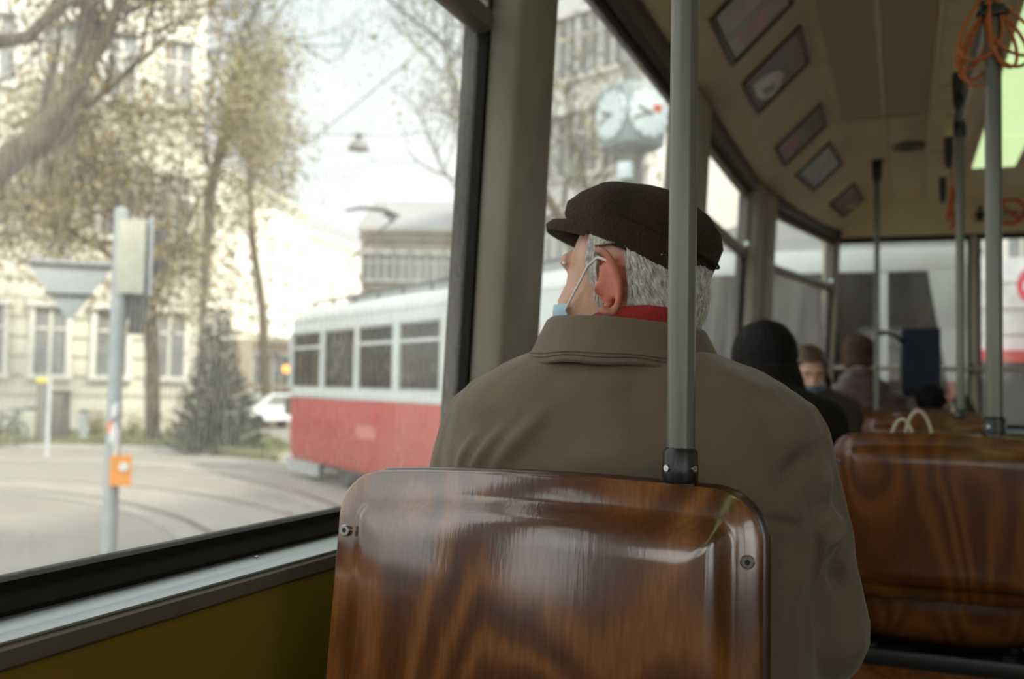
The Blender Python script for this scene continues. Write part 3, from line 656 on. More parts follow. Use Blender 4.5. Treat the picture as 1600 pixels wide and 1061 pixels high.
def human(base, phi, zs, label, headc, hphi, hpitch, coat, hairf, skin, trousers, elbows, wrists, fem=False, voxel=.010, hands=(.4, .4), sc=1.0, torso=None, skirt=None):
    base = Vector(base)
    Rz = Matrix.Rotation(phi, 4, 'Z'); T = Matrix.Translation((base.x, base.y, 0))@Rz
    Zf = lambda z: .46+(z-.46)*zs
    P = lambda x, y, z: T@Vector((x*sc, y*sc, Zf(z)))
    HM = Matrix.Translation(Vector(headc))@Matrix.Rotation(hphi, 4, 'Z')@Matrix.Rotation(hpitch, 4, 'X')
    mb = MB(); hd = MB(); head_parts(hd, fem); k = .93 if fem else 1
    for s in (-1, 1): ear_parts(hd, s, k)
    h2 = MB(); h2.v = list(hd.v); h2.f = list(hd.f); h2.m = list(hd.m); h2.xf(HM); mb.add(h2.v, h2.f)
    nk = P(0, -.01, 1.07)
    mb.limb([HM@Vector((0, -.028, -.04)), HM@Vector((0, -.034, -.09)), nk, P(0, 0, .98)], [.052, .053, .060, .09], 16)
    mb.loft([[P(.145*a_*math.cos(q), .095*b_*math.sin(q)+.01, z) for q in [2*PI*i/20 for i in range(20)]] for a_, b_, z in ((.5, .6, 1.05), (1.0, .85, 1.01), (1.05, .98, .9), (1.0, 1.0, .7), (1.1, 1.15, .56), (.9, 1.0, .47))])
    for i, s in enumerate((-1, 1)):
        sh = P(s*.165, 0, .985); el = P(*elbows[i]); wr = P(*wrists[i])
        mb.limb([sh, sh.lerp(el, .5), el, el.lerp(wr, .4), wr], [.045, .042, .038, .036, .026])
        d = (wr-el).normalized(); dd = (d+Vector((0, 0, -.25))).normalized()
        side = T.to_3x3()@Vector((-s, .2, 0)); nr = dd.cross(side)
        if nr.z < 0: nr = -nr
        side = nr.cross(dd); side = side if side.dot(T.to_3x3()@Vector((-s, 0, 0))) > 0 else -side
        fingers(mb, wr, dd, nr, side, hands[i], .95)
        kn = P(s*.11, .44, .50); an = P(s*.12, .47, .09); hp = P(s*.10, .02, .52)
        mb.limb([hp, hp.lerp(kn, .5), kn, kn.lerp(an, .35), an], [.085, .075, .056, .055, .036])
        mb.limb([an, P(s*.125, .52, .045), P(s*.13, .62, .03)], [.036, .035, .028])
    body = put_re('person', remesh(mb, voxel, 3), skin); tag(body, label, 'person', None)
    from mathutils.bvhtree import BVHTree
    hm = remesh(hd, .006, 4); bvh = BVHTree.FromPolygons([v.co.copy() for v in hm.vertices], [tuple(p.vertices) for p in hm.polygons])
    for s in (-1, 1):
        e = MB(); e.ell((s*.029*k, .0695, .008), (.011, .011, .011), 12); e.ell((s*.029*k, .0795, .008), (.0045, .0022, .0045), 10, m=1); e.xf(HM); obj('eye', e, [M['eyewhite'], M['black']], body)
        e = MB(); e.limb([(s*.014*k, .097, .034), (s*.032*k, .091, .038), (s*.046*k, .078, .034)], [.003, .004, .0025], 8); e.xf(HM); obj('eyebrow', e, M['greyhair'] if not fem else M['blackhair'], body)
    # trousers and shoes
    tb = MB()
    for s in (-1, 1):
        kn = P(s*.11, .44, .50); an = P(s*.12, .47, .10); hp = P(s*.10, .02, .53)
        tb.limb([hp, hp.lerp(kn, .5), kn, kn.lerp(an, .35), an], [.098, .088, .070, .068, .055])
    tb.loft([[P(.165*a_*math.cos(q), .125*a_*math.sin(q)+.01, z) for q in [2*PI*i/20 for i in range(20)]] for a_, z in ((1, .62), (1.05, .54), (.9, .465))])
    put_re('trousers', remesh(tb, .012, 6), trousers, body)
    for s in (-1, 1):
        sb = MB(); sb.limb([P(s*.12, .45, .05), P(s*.125, .54, .05), P(s*.13, .66, .038)], [.046, .046, .036]); sb.box(P(s*.125-.04, .42, 0), P(s*.125+.04, .68, .03)) if phi == 0 else None
        put_re('shoe', remesh(sb, .012, 4), M['shoe'], body)
    # coat
    cb_ = MB()
    tr = torso or ([(.074, .070, 1.165), (.090, .082, 1.125)] if voxel > .006 else [])+[(.105, .085, 1.098), (.16, .098, 1.075), (.20, .108, 1.055), (.225, .118, 1.025), (.238, .128, .97), (.236, .132, .88), (.232, .134, .70), (.245, .15, .52), (.25, .155, .46)]
    cb_.loft([[P(a_*(abs(math.cos(q))**.85)*(1 if math.cos(q) > 0 else -1), b_*(abs(math.sin(q))**.85)*(1 if math.sin(q) > 0 else -1), z) for q in [2*PI*i/32 for i in range(32)]] for a_, b_, z in tr])
    for i, s in enumerate((-1, 1)):
        sh = P(s*.182, 0, .992); el = P(*elbows[i]); wr = P(*wrists[i]); wr = el.lerp(wr, .95)
        cb_.limb([sh, sh.lerp(el, .5), el, el.lerp(wr, .45), wr], [.066, .070, .066, .060, .048])
    cm_ = remesh(cb_, min(voxel, .009), 8)
    return body, cm_, HM, bvh, P

M['skin_old'] = skin_mat('weathered_skin', (.56, .32, .22))
M['skin'] = skin_mat('skin', (.58, .34, .24))
M['eyewhite'] = mat('eye_white', (.7, .68, .64), .3); M['greyhair'] = mat('grey_white_hair', (.60, .57, .50), .5, var=.5, vs=220, vscale=(1, 1, .35))
M['blackhair'] = mat('black_hair', (.008, .006, .006), .7, spec=.15, var=.3, vs=40, vscale=(1, 1, .2)); M['brownhair'] = mat('brown_hair', (.07, .035, .018), .45, var=.35, vs=40, vscale=(1, 1, .2))
M['shoe'] = mat('black_leather', (.015, .013, .012), .4)
M['jacket'] = mat('olive_brown_cotton', (.138, .104, .062), .85, var=.10, vs=14, bump=.22, bs=420, sheen=.25)
M['cap'] = mat('dark_brown_wool_felt', (.034, .021, .011), .95, var=.25, vs=25, bump=.5, bs=260, sheen=.05, spec=.25)
M['red_scarf'] = mat('red_wool', (.30, .02, .018), .9, bump=.3, bs=150)
M['maskblue'] = mat('pale_blue_mask', (.42, .66, .76), .8); M['white_elastic'] = mat('white_elastic', (.75, .72, .66), .7)
M['trs'] = mat('dark_trousers', (.03, .03, .035), .85)

# the man
hc = at(993, 449, 1.275)
MB_ = (-.322, 1.215)
man, jk, HM, bvh, MP = human(MB_, 0, 1.0, 'elderly man in dark flat cap and olive jacket, seen from behind looking out the window',
    hc, math.radians(73), math.radians(-2), None, None, M['skin_old'], M['trs'],
    [(-.235, .02, .76), (.225, .05, .765)], [(-.13, .31, .66), (.12, .31, .655)], voxel=.0042)
# the ears are redder than the face
t_ = M['skin_old'].node_tree; bs_ = t_.nodes['Principled BSDF']; src_ = bs_.inputs['Base Color'].links[0].from_socket; tc_ = [n_ for n_ in t_.nodes if n_.type == 'TEX_COORD'][0]
mx_ = t_.nodes.new('ShaderNodeMix'); mx_.data_type = 'RGBA'; mx_.inputs[7].default_value = (.56, .155, .095, 1); last_ = None
for s in (-1, 1):
    e_ = HM@Vector((s*.090, -.016, -.004))-man.location; d_ = t_.nodes.new('ShaderNodeVectorMath'); d_.operation = 'DISTANCE'; d_.inputs[1].default_value = e_; t_.links.new(tc_.outputs['Object'], d_.inputs[0])
    m_ = t_.nodes.new('ShaderNodeMapRange'); m_.interpolation_type = 'SMOOTHSTEP'; m_.inputs[1].default_value = .026; m_.inputs[2].default_value = .050; m_.inputs[3].default_value = .9; m_.inputs[4].default_value = 0; t_.links.new(d_.outputs['Value'], m_.inputs[0])
    if last_ is None: last_ = m_.outputs[0]
    else:
        a_ = t_.nodes.new('ShaderNodeMath'); a_.operation = 'MAXIMUM'; t_.links.new(last_, a_.inputs[0]); t_.links.new(m_.outputs[0], a_.inputs[1]); t_.links.new(a_.outputs[0], mx_.inputs[0])
t_.links.new(src_, mx_.inputs[6]); t_.links.new(mx_.outputs[2], bs_.inputs['Base Color'])
# cloth folds in the jacket back and sleeves
co = verts_np(jk); nn = normals_np(jk)
def fold(co, nn, a, b, w, amp, facing=True):
    a = np.array([a.x, a.z]); b = np.array([b.x, b.z]); p = co[:, [0, 2]]; d = b-a; t = np.clip(((p-a)@d)/(d@d), 0, 1)
    r = np.linalg.norm(p-(a+t[:, None]*d), axis=1); g = np.exp(-(r/w)**2)*amp*np.sin(np.pi*np.clip(t*.86+.07, 0, 1))
    if facing: g = g*np.clip(-nn[:, 1]*1.5, 0, 1)
    return nn*g[:, None]
F_ = [((738, 742), (800, 664), .010, .010), ((768, 745), (862, 640), .011, .008), ((716, 738), (752, 676), .009, .008), ((1218, 770), (1262, 700), .012, -.008), ((1268, 720), (1282, 800), .010, .009), ((1276, 860), (1312, 820), .010, .008),
      ((1292, 900), (1322, 960), .010, -.008), ((1248, 930), (1300, 800), .012, .009), ((880, 600), (1000, 590), .02, .004), ((1215, 640), (1262, 730), .014, .006), ((1296, 760), (1318, 850), .009, -.007), ((1200, 812), (1252, 832), .005, -.004)]
disp = sum(fold(co, nn, onY(*a, 1.12), onY(*b, 1.12), w, amp*1.15) for a, b, w, amp in [(f[0], f[1], f[2], f[3]*(1.7 if f[0][0] > 1100 else 1)) for f in F_])
for i in range(len(co)):
    q = Vector(co[i]); disp[i] += nn[i]*(.0042*mnoise.noise(q*9+Vector((3, 1, 0)))+.0022*mnoise.noise(q*24)+.0035*mnoise.noise(Vector((q.x*22, q.y*22, q.z*6))))
set_np(jk, co+disp)
jacket = put_re('jacket', jk, M['jacket'], man)
# turned-down collar with a stitched edge
cl = MB(); cx, cy = MB_[0], MB_[1]+.005; n = 48; rings = []
for a_, b_, z in ((.070, .064, 1.085), (.082, .074, 1.118), (.088, .080, 1.131), (.0945, .086, 1.135), (.101, .092, 1.130), (.110, .100, 1.112), (.119, .108, 1.096), (.1262, .1142, 1.086), (.128, .116, 1.083), (.1285, .1165, 1.0805), (.126, .113, 1.078), (.118, .104, 1.082)):
    rr_ = []
    for i in range(n):
        q = 2*PI*i/n; c, s = math.cos(q), math.sin(q)
        rr_.append((cx+a_*c, cy+b_*s+(.02*max(0, s)), z - .040*max(0, s)**1.5 - .010*max(0, c) + .004*max(0, -c)*(z > 1.11) + .0016*math.sin(9*q)*(z < 1.09)))
    rings.append(rr_)
cl.loft(rings, 0, (False, False)); col_ = obj('collar', cl, M['jacket'], man, ang=70)
st = MB(); 
for off in (3.2, ): 
    pass
rg = rings[7]; st.tube([Vector(p)+Vector((0, -.0005, .0015)) for p in rg]+[rg[0]], .0009, 6); rg = [((a[0]*.55+b[0]*.45), (a[1]*.55+b[1]*.45), (a[2]*.55+b[2]*.45)) for a, b in zip(rings[7], rings[6])]; st.tube([Vector(p)+Vector((0, -.0012, .001)) for p in rg]+[rg[0]], .0008, 6)
obj('stitching', st, M['jacket'], col_)
sf = MB(); rings = []
for a_, z in ((.066, 1.09), (.074, 1.12), (.078, 1.138), (.076, 1.146), (.069, 1.149), (.062, 1.14)):
    rings.append([(cx+.006+a_*1.03*math.cos(2*PI*i/n), cy+.004+a_*.98*math.sin(2*PI*i/n), z+.0015*math.sin(5*2*PI*i/n)-.016*max(0, math.sin(2*PI*i/n))-.036*max(0, -math.cos(2*PI*i/n))**1.5) for i in range(n)])
sf.loft(rings, 0, (False, False)); obj('scarf', sf, M['red_scarf'], man, ang=70)
# hair
def cast(bvh, az, z, rad=.3, cy=-.012):
    o = Vector((math.sin(az)*rad, cy+math.cos(az)*rad, z)); d = Vector((0, cy, z))-o; h = bvh.ray_cast(o, d.normalized()); return h
hb = MB(); nA, nZ = 60, 12; grid = []
def hair_rng(az):   # az: 0 front, pi back, beyond pi the left side;   lower and upper limits of the hair
    a = min(az, 2*PI-az)
    if a < 1.15: return None
    lo = (-.022 if a < 1.30 else .046) if a < 1.86 else -.056
    return lo, ((.050 if az < PI else .072) if a < 1.9 else (.012 if az < PI else .013+.034*max(0, (2.75-a))))
for i in range(nA+1):
    az = 1.12+(2*PI-2.24)*i/nA; a = min(az, 2*PI-az); rng_ = hair_rng(az) or (-.01, .07); row = []
    for j in range(nZ+1):
        z = rng_[0]+(rng_[1]-rng_[0])*j/nZ; h = cast(bvh, az, z)
        p = (h[0]+h[1]*(.0025+.004*min(1, j/2))) if h[0] else Vector((0, 0, z)); row.append(HM@p)
    grid.append(row)
hb.loft(grid, 0, closed=False)
for i in range(5200):
    az = 1.14+(2*PI-2.28)*rng.random(); a = min(az, 2*PI-az); lo, hi = hair_rng(az) or (-.02, .05)
    z = lo+.012+(hi-lo)*rng.random()**.9*.92; h = cast(bvh, az, z)
    if not h[0] or abs(h[1].x) > .0 and abs(h[0].x) > .081: continue
    sgn = 1 if az < PI else -1; ln = .020+.018*rng.random(); pts = []; j = rng.normal(0, .12)-(.45 if a < 1.9 else 0); zz_, aa = z, az
    for q in range(5):
        h = cast(bvh, aa, max(zz_, lo-(.002 if 1.28 < a < 1.9 else .012)));
        if not h[0]: break
        lift = .0045+.0042*rng.random()+(.002 if q == 4 else 0)
        pts.append(HM@(h[0]+h[1]*lift)); zz_ -= ln/4*(.95); aa += sgn*ln/4/.085*(.45+j)
    if len(pts) == 5: hb.tube(pts, [.0011, .0015, .0013, .0010, .0003], 3, cap=False)
obj('hair', hb, M['greyhair'], man, ang=180)
# flat cap
cpf = HM@Matrix.Translation((0.004, -.008, .046))@Matrix.Rotation(math.radians(12), 4, 'Y')@Matrix.Rotation(math.radians(23), 4, 'X')
cb2 = MB(); n = 56; rings = []
for h, a_, b_, sh in ((.0, .070, .088, 0), (-.012, .079, .101, 0), (-.016, .084, .106, 0), (-.010, .091, .113, .002), (.004, .098, .120, .012), (.020, .100, .122, .014), (.036, .095, .116, .008), (.048, .082, .101, .002), (.056, .062, .078, 0), (.060, .036, .046, -.002), (.0612, .012, .016, -.002)):
    r_ = []
    for i in range(n):
        q = 2*PI*i/n; x, y = a_*math.cos(q)*.96, b_*math.sin(q)*.88+sh
        fr_ = max(0, y/.12); hh = h*(1-.30*fr_**1.5) - (.010*max(0, -y/.12)**2) + (.012*fr_**2 if h < 0 else 0)
        wv = .0045*mnoise.noise(Vector((x*22, y*22, h*20)))+.0016*math.sin(6*q+h*90)*(h > 0)
        r_.append(cpf@Vector((x*(1+wv*6), y*(1+wv*5), (hh*1.28 if hh > 0 else hh)+wv)))
    rings.append(r_)
cb2.loft(rings, 0, (False, True)); capo = obj('flat_cap', cb2, M['cap'], man, ang=80)
bm_ = MB(); rings = []
for i in range(25):
    q = math.radians(18+144*i/24); e = math.sin((q-math.radians(18))/math.radians(144)*PI)
    inn = Vector((.088*math.cos(q), .105*math.sin(q)-.006, -.004)); ext = .006+.040*e**.7; out = Vector((inn.x*(1+.12*e), inn.y+ext, -.010-.006*e)); tk = .0085
    rings.append([cpf@p for p in (inn+Vector((0, 0, tk)), out+Vector((0, -.004, tk*.9)), out+Vector((0, .002, 0)), out+Vector((0, -.004, -tk*.9)), inn-Vector((0, 0, tk)))])
bm_.loft(rings); obj('peak', bm_, M['cap'], capo, ang=80)
sm_ = MB(); sm_.tube([cpf@Vector((.0975*math.cos(q), .1122*math.sin(q)+.013, .0256-.007*max(0, -math.sin(q)))) for q in [PI*(1.02+.9*i/30) for i in range(31)]], .0016, 6); obj('seam', sm_, M['cap'], capo)
bt = MB(); bt.ell(cpf@Vector((0, -.002, .0790)), (.008, .008, .004), 12); obj('button', bt, M['cap'], capo)
# mask and its ear loop
mk = MB(); g = []
for i in range(17):
    az = -.78+1.56*i/16; row = []
    for j in range(9):
        z = -.100+.078*j/8; h = cast(bvh, az, z, cy=.0); off = .006+.0016*(j % 2)
        row.append(HM@((h[0]+h[1]*off) if h[0] else Vector((0, .08, z))))
    g.append(row)
mk.loft(g, 0, closed=False); msk = obj('face_mask', mk, M['maskblue'], man, ang=70)
for s in (-1, 1):
    A = cast(bvh, s*.77, -.030, cy=0); e1 = MB()
    e1.tube([HM@(A[0]+A[1]*.006), HM@Vector((s*.072, .042, -.004)), HM@Vector((s*.0785, .020, .022)), HM@Vector((s*.081, .004, .030)), HM@Vector((s*.083, -.012, .024))], .0019, 6)
    A = cast(bvh, s*.77, -.088, cy=0); e1.tube([HM@(A[0]+A[1]*.004), HM@Vector((s*.070, .030, -.060)), HM@Vector((s*.076, .004, -.044))], .0012, 6)
    obj('ear_loop', e1, M['white_elastic'], msk)

# the other passengers
def hair_cap(HM, bvh, ymax, zlow, thick, m, body, long=0, name='hair', part=.0):
    mb = MB()
    # outer shell sampled around the skull, dropping behind and beside the face
    mb.ell((0, -.022, .045), (.082+thick, .106+thick, .092+thick), 22)
    if long:
        mb.ell((0, -.05, -.04), (.080+thick, .066+thick, .10), 16)
        for s in (-1, 1): mb.ell((s*.082, -.002, -.075), (.020, .048, .11), 12)
        mb.ell((0, -.080, -.09), (.086+thick*.5, .046, .14), 16); mb.ell((0, -.088, -.17-long*.35), (.082, .040, .05+long*.5), 16)
    me = remesh(mb.xf(HM), .008, 4)
    # take the face opening away
    bm = bmesh.new(); bm.from_mesh(me); inv = HM.inverted()
    dl = [v for v in bm.verts if (lambda p: p.y > ymax+.5*max(0, p.z-.02) and p.z < .078)(inv@v.co)]
    bmesh.ops.delete(bm, geom=dl, context='VERTS'); bm.to_mesh(me); bm.free()
    co = verts_np(me); nn = normals_np(me)
    for i in range(len(co)):
        q = inv@Vector(co[i]); w = .004*mnoise.noise(Vector((math.atan2(q.x, q.y)*14, 0, q.z*5))); co[i] += nn[i]*w
    set_np(me, co); return put_re(name, me, m, body)
M['coat_black'] = mat('black_coat', (.012, .010, .009), .9, spec=.15); M['coat_brown'] = mat('dark_brown_coat', (.030, .022, .016), .85)
M['puffy'] = mat('mauve_brown_puffer', (.085, .050, .050), .5, sheen=.3); M['fur'] = mat('brown_fur_hood', (.085, .042, .020), .9, bump=.8, bs=90)
M['mask_dark'] = mat('blue_grey_mask', (.16, .25, .32), .8)
# woman with long black hair
w1h = at(1192, 580, 3.02); b, c_, H, bv, PP = human((-.385, 3.0), 0, .95, 'woman with long black hair and dark coat, sitting ahead of the man',
    w1h, math.radians(30), math.radians(-16), None, None, M['skin'], M['trs'], [(-.22, .06, .76), (.22, .06, .76)], [(-.09, .34, .72), (.09, .34, .72)], True, .011)
put_re('coat', c_, M['coat_black'], b); hair_cap(H, bv, .035, 0, .015, M['blackhair'], b, .16)
# woman with brown hair facing the camera
w2h = at(1264, 588, 4.50); b, c_, H, bv, PP = human((-.40, 4.70), PI, .95, 'woman with brown hair and blue face mask, facing the camera and looking down',
    w2h, math.radians(196), math.radians(-14), None, None, M['skin'], M['trs'], [(-.22, .06, .76), (.22, .06, .76)], [(-.09, .30, .70), (.09, .30, .70)], True, .011)
put_re('coat', c_, M['coat_brown'], b); hair_cap(H, bv, .030, 0, .004, M['brownhair'], b, .12)
mk = MB(); g = []
for i in range(13):
    az = -1.05+2.1*i/12; row = []
    for j in range(7):
        z = -.105+.085*j/6; h = cast(bv, az, z, cy=.0); row.append(H@((h[0]+h[1]*(.006+.002*(j % 2))) if h[0] else Vector((0, .08, z))))
    g.append(row)
mk.loft(g, 0, closed=False); obj('face_mask', mk, M['mask_dark'], b, ang=70)
# person in a puffy coat with a furry hood
w3h = at(1343, 556, 6.28); b, c_, H, bv, PP = human((-.215, 6.36), 0, .99, 'person in a mauve brown puffer coat with brown furry hood, seen from behind',
    w3h, math.radians(-8), math.radians(-8), None, None, M['skin'], M['trs'], [(-.26, .04, .78), (.27, .05, .78)], [(-.12, .30, .68), (.12, .30, .68)], True, .012,
    torso=[(.085, .085, 1.19), (.10, .10, 1.15), (.125, .11, 1.12), (.155, .12, 1.09), (.20, .13, 1.05), (.225, .14, 1.02), (.24, .148, .97), (.24, .15, .88), (.235, .15, .70), (.25, .16, .50), (.25, .16, .46)])
co = verts_np(c_); nn = normals_np(c_); set_np(c_, co+nn*(np.abs(np.sin((co[:, 2]+.15*co[:, 0])*2*np.pi/.14))*.016)[:, None]); put_re('puffer_coat', c_, M['puffy'], b)
hm_ = MB(); hm_.ell((0, -.03, .035), (.098, .118, .10), 20); hm_.ell((0, -.05, -.05), (.092, .09, .06), 16); me = remesh(hm_.xf(H), .008, 3)
bm = bmesh.new(); bm.from_mesh(me); inv = H.inverted(); bmesh.ops.delete(bm, geom=[v for v in bm.verts if (inv@v.co).y > .05], context='VERTS'); bm.to_mesh(me); bm.free()
co = verts_np(me); nn = normals_np(me)
for i in range(len(co)): co[i] += nn[i]*.010*mnoise.noise(Vector(co[i])*55)
set_np(me, co); put_re('fur_hood', me, M['fur'], b)
# small passenger raising a hand with a phone
w4h = at(1456, 638, 5.85); b, c_, H, bv, PP = human((.185, 6.06), 0, .72, 'dark-haired passenger low in the seat by the end window, one hand raised',
    w4h, math.radians(-20), math.radians(-20), None, None, M['skin'], M['trs'], [(-.22, .05, .76), (.24, .06, .92)], [(-.10, .32, .72), (.155, .14, 1.235)], False, .010, sc=.9, hands=(.4, .75))
put_re('coat', c_, M['coat_brown'], b); hair_cap(H, bv, .045, 0, .006, M['blackhair'], b, 0)
ph = MB(); pc = PP(.12, .20, 1.27); ph.box(pc+Vector((-.034, -.004, -.05)), pc+Vector((.034, .004, .07)), bev=.003); M['pinkcase'] = mat('pink_phone_case', (.70, .28, .28), .4)
tag(obj('phone', ph, M['pinkcase']), 'pink phone held up by the passenger at the end window', 'phone')

# ------------------------------------------------------------------ outside
GZ = -.85
M['asphalt'] = mat('worn_concrete_street', (.22, .205, .175), .85, var=.13, vs=.5, bump=.2, bs=30)
M['grassm'] = mat('winter_grass', (.16, .17, .08), .95, var=.3, vs=8); M['kerb'] = mat('kerb_stone', (.34, .33, .30), .8)
M['rail_steel'] = mat('tram_rail_steel', (.09, .085, .075), .4, .3); M['slabs'] = mat('track_slab', (.26, .245, .21), .85, vs=2)
M['signalgrey'] = mat('signal_pole_grey', (.33, .35, .355), .5, var=.1); M['signal_back'] = mat('signal_back_cream', (.45, .45, .36), .6); M['dark_grey'] = mat('dark_grey_plastic', (.05, .055, .055), .5)
M['orange'] = mat('orange_box', (.85, .30, .03), .45); M['white'] = mat('white_paint', (.78, .78, .75), .5); M['sticker_o'] = mat('orange_sticker', (.70, .18, .06), .5)
gm_ = MB(); gm_.box((-140, -40, GZ-.3), (80, 160, GZ)); g_ = struct('ground', gm_, M['asphalt'])
def gpt(u, v, z=GZ): return onZ(u, v, z)
# planted island with kerb across the street
isl = [gpt(-260, 706), gpt(0, 699), gpt(200, 703), gpt(330, 711), gpt(440, 722), gpt(470, 708), gpt(440, 690), gpt(200, 679), gpt(-260, 676)]
kb = MB(); kb.loft([[Vector((p.x, p.y, GZ-.05)) for p in isl], [Vector((p.x, p.y, GZ+.12)) for p in isl]]); struct('kerb', kb, M['kerb'])
c0 = sum((Vector(p) for p in isl), Vector())/len(isl)
gi = MB(); ring = [c0+(Vector(p)-c0)*.985 for p in isl]; gi.loft([[Vector((p.x, p.y, GZ)) for p in ring], [Vector((p.x, p.y, GZ+.14)) for p in ring]])
ngr = 5000
for k in range(ngr):
    i = rng.integers(len(isl)); w = rng.random(); a = ring[i].lerp(ring[(i+1) % len(isl)], w); p = c0.lerp(a, math.sqrt(rng.random())*.98); h = .06+.12*rng.random(); d = rng.normal(0, .05, 2)
    gi.add([(p.x-.02, p.y, GZ+.13), (p.x+.02, p.y, GZ+.13), (p.x+d[0], p.y+d[1], GZ+.13+h)], [(0, 1, 2)])
go = obj('grass_island', gi, M['grassm'], keep=True); go['kind'] = 'stuff'; go['label'] = 'thin winter grass on the traffic island across the street'; go['category'] = 'grass'
# curved track: rails in a paler slab
def track(pts, label):
    P_ = [Vector(p)+Vector((0, 0, .005*('close to the window' in label))) for p in pts]; fine = []
    for i in range(len(P_)-1):
        p0, p1, p2, p3 = P_[max(i-1, 0)], P_[i], P_[i+1], P_[min(i+2, len(P_)-1)]
        for k in range(8):
            t = k/8; fine.append(.5*((2*p1)+(p2-p0)*t+(2*p0-5*p1+4*p2-p3)*t*t+(3*p1-p0-3*p2+p3)*t**3))
    fine.append(P_[-1]); a = []; b = []
    for i, p in enumerate(fine):
        t = (fine[min(i+1, len(fine)-1)]-fine[max(i-1, 0)]).normalized(); n_ = Vector((-t.y, t.x, 0)); a.append((p, n_))
    root = empty('tram_track', fine[len(fine)//2]); tag(root, label, 'tram track', 'tram tracks in the street')
    m1 = MB(); m1.loft([[p+n_*-1.15+Vector((0, 0, .002)), p+n_*1.15+Vector((0, 0, .002)), p+n_*1.15+Vector((0, 0, .012)), p+n_*-1.15+Vector((0, 0, .012))] for p, n_ in a]); obj('slab', m1, M['slabs'], root)
    for s in (-.72, .72):
        m2 = MB(); m2.loft([[p+n_*(s-.055)+Vector((0, 0, .004)), p+n_*(s+.055)+Vector((0, 0, .004)), p+n_*(s+.055)+Vector((0, 0, .018)), p+n_*(s-.055)+Vector((0, 0, .018))] for p, n_ in a]); obj('rail', m2, M['rail_steel'], root)
track([gpt(-300, 720), gpt(0, 716), gpt(200, 722), gpt(400, 742), gpt(520, 766), gpt(640, 804)], 'curved tram track nearest the kerb of the grass island')
track([gpt(-500, 748), gpt(0, 757), gpt(200, 772), gpt(340, 800), gpt(430, 836), gpt(500, 880)], 'curved tram track close to the window, in front of the signal post')

# traffic signal post with the back of a yield sign
def side_frame(p):
    f = Vector((p.x, p.y, 0)).normalized(); return Vector((f.y, -f.x, 0)), f     # right, away as seen from the tram
sp = at(170, 868, 9.6); sp.z = GZ; R_, A_ = side_frame(sp)
def SP(r, a, z): return sp + R_*r + A_*a + Vector((0, 0, z-GZ))
px = 9.7/FPX
def vz(v, u=170, d=9.7): return at(u, v, d).z
sig = empty('traffic_signal', sp); tag(sig, 'grey traffic signal post with orange push-button box, outside the nearest window', 'traffic light')
q = MB(); lathe(q, (sp.x, sp.y), [(.12, GZ), (.12, GZ+.03), (.071, GZ+.06), (.069, vz(400)), (.068, vz(326)), (.03, vz(322))], 20); obj('post', q, M['signalgrey'], sig)
q = MB(); z0, z1 = vz(458), vz(343)
q.loft([[SP(r, a, z) for r, a in ((-.03, -.08), (.225, -.08), (.25, -.02), (.25, .14), (-.03, .14))] for z in (z0, z1)]); hb_ = obj('signal_head', q, M['signal_back'], sig)
q = MB(); q.loft([[SP(r, a, z) for r, a in ((-.035, .14), (.29, .14), (.29, .20), (-.035, .20))] for z in (z0-.24, z1+.05)]); q.loft([[SP(r, a, z) for r, a in ((.262, -.10), (.30, -.10), (.30, .14), (.262, .14))] for z in (z0-.02, z1+.05)]); obj('backboard', q, M['signalgrey'], hb_)
for zc in (z1-.12, z1-.42):
    q = MB(); c = SP(.36, .30, zc); q.loft([[c+R_*x_+Vector((0, 0, z_))+A_*y_ for x_, y_, z_ in ((-.07, 0, -.10), (.11, -.0, .07), (.11, .0, .10), (-.07, 0, .10))], [c+R_*x_+Vector((0, 0, z_))+A_*y_ for x_, y_, z_ in ((-.07, .2, -.10), (.11, .2, .07), (.11, .2, .10), (-.07, .2, .10))]]); obj('hood', q, M['dark_grey'], hb_)
q = MB(); q.loft([[SP(r, a, z) for r, a in ((.10, .02), (.24, .02), (.24, .16), (.10, .16))] for z in (vz(520), vz(462))]); obj('lower_lamp', q, M['dark_grey'], sig)
q = MB(); q.loft([[SP(r, a, z) for r, a in ((-.02, -.13), (.175, -.13), (.175, .06), (-.02, .06))] for z in (vz(756), vz(711))])
pb = obj('push_button_box', q, M['orange'], sig)
q = MB(); c = SP(.105, -.132, vz(727)); q.cyl(c, c-A_*.008, .045, 16); q.cyl(c-A_*.006, c-A_*.012, .025, 12); obj('button', q, M['white'], pb)
for (v0, v1, m, an) in ((690, 664, 'white', -1.6), (712, 672, 'white', -1.1), (676, 660, 'sticker_o', -2.1), (650, 632, 'white', -1.5)):
    q = MB(); ang0 = math.atan2(-A_.y, -A_.x)+ (an+1.57); rr_ = .0722
    q.loft([[(sp.x+rr_*math.cos(ang0+.42*k_), sp.y+rr_*math.sin(ang0+.42*k_), vz(v0)+(.03 if k_ > 0 else 0)) for k_ in (-1, -.5, 0, .5, 1)], [(sp.x+rr_*math.cos(ang0+.42*k_), sp.y+rr_*math.sin(ang0+.42*k_), vz(v1)+(.03 if k_ > 0 else 0)) for k_ in (-1, -.5, 0, .5, 1)]], 0, closed=False); obj('sticker', q, M[m], sig)
q = MB(); tri = [(-.80, vz(410)), (-.07, vz(410)), (-.02-.07, vz(424)), (-.40, vz(499)), (-.46, vz(499)), (-.79, vz(424))]
q.loft([[SP(r, .02, z) for r, z in tri], [SP(r, .045, z) for r, z in tri]]); ys = obj('yield_sign', q, M['signalgrey'], sig)
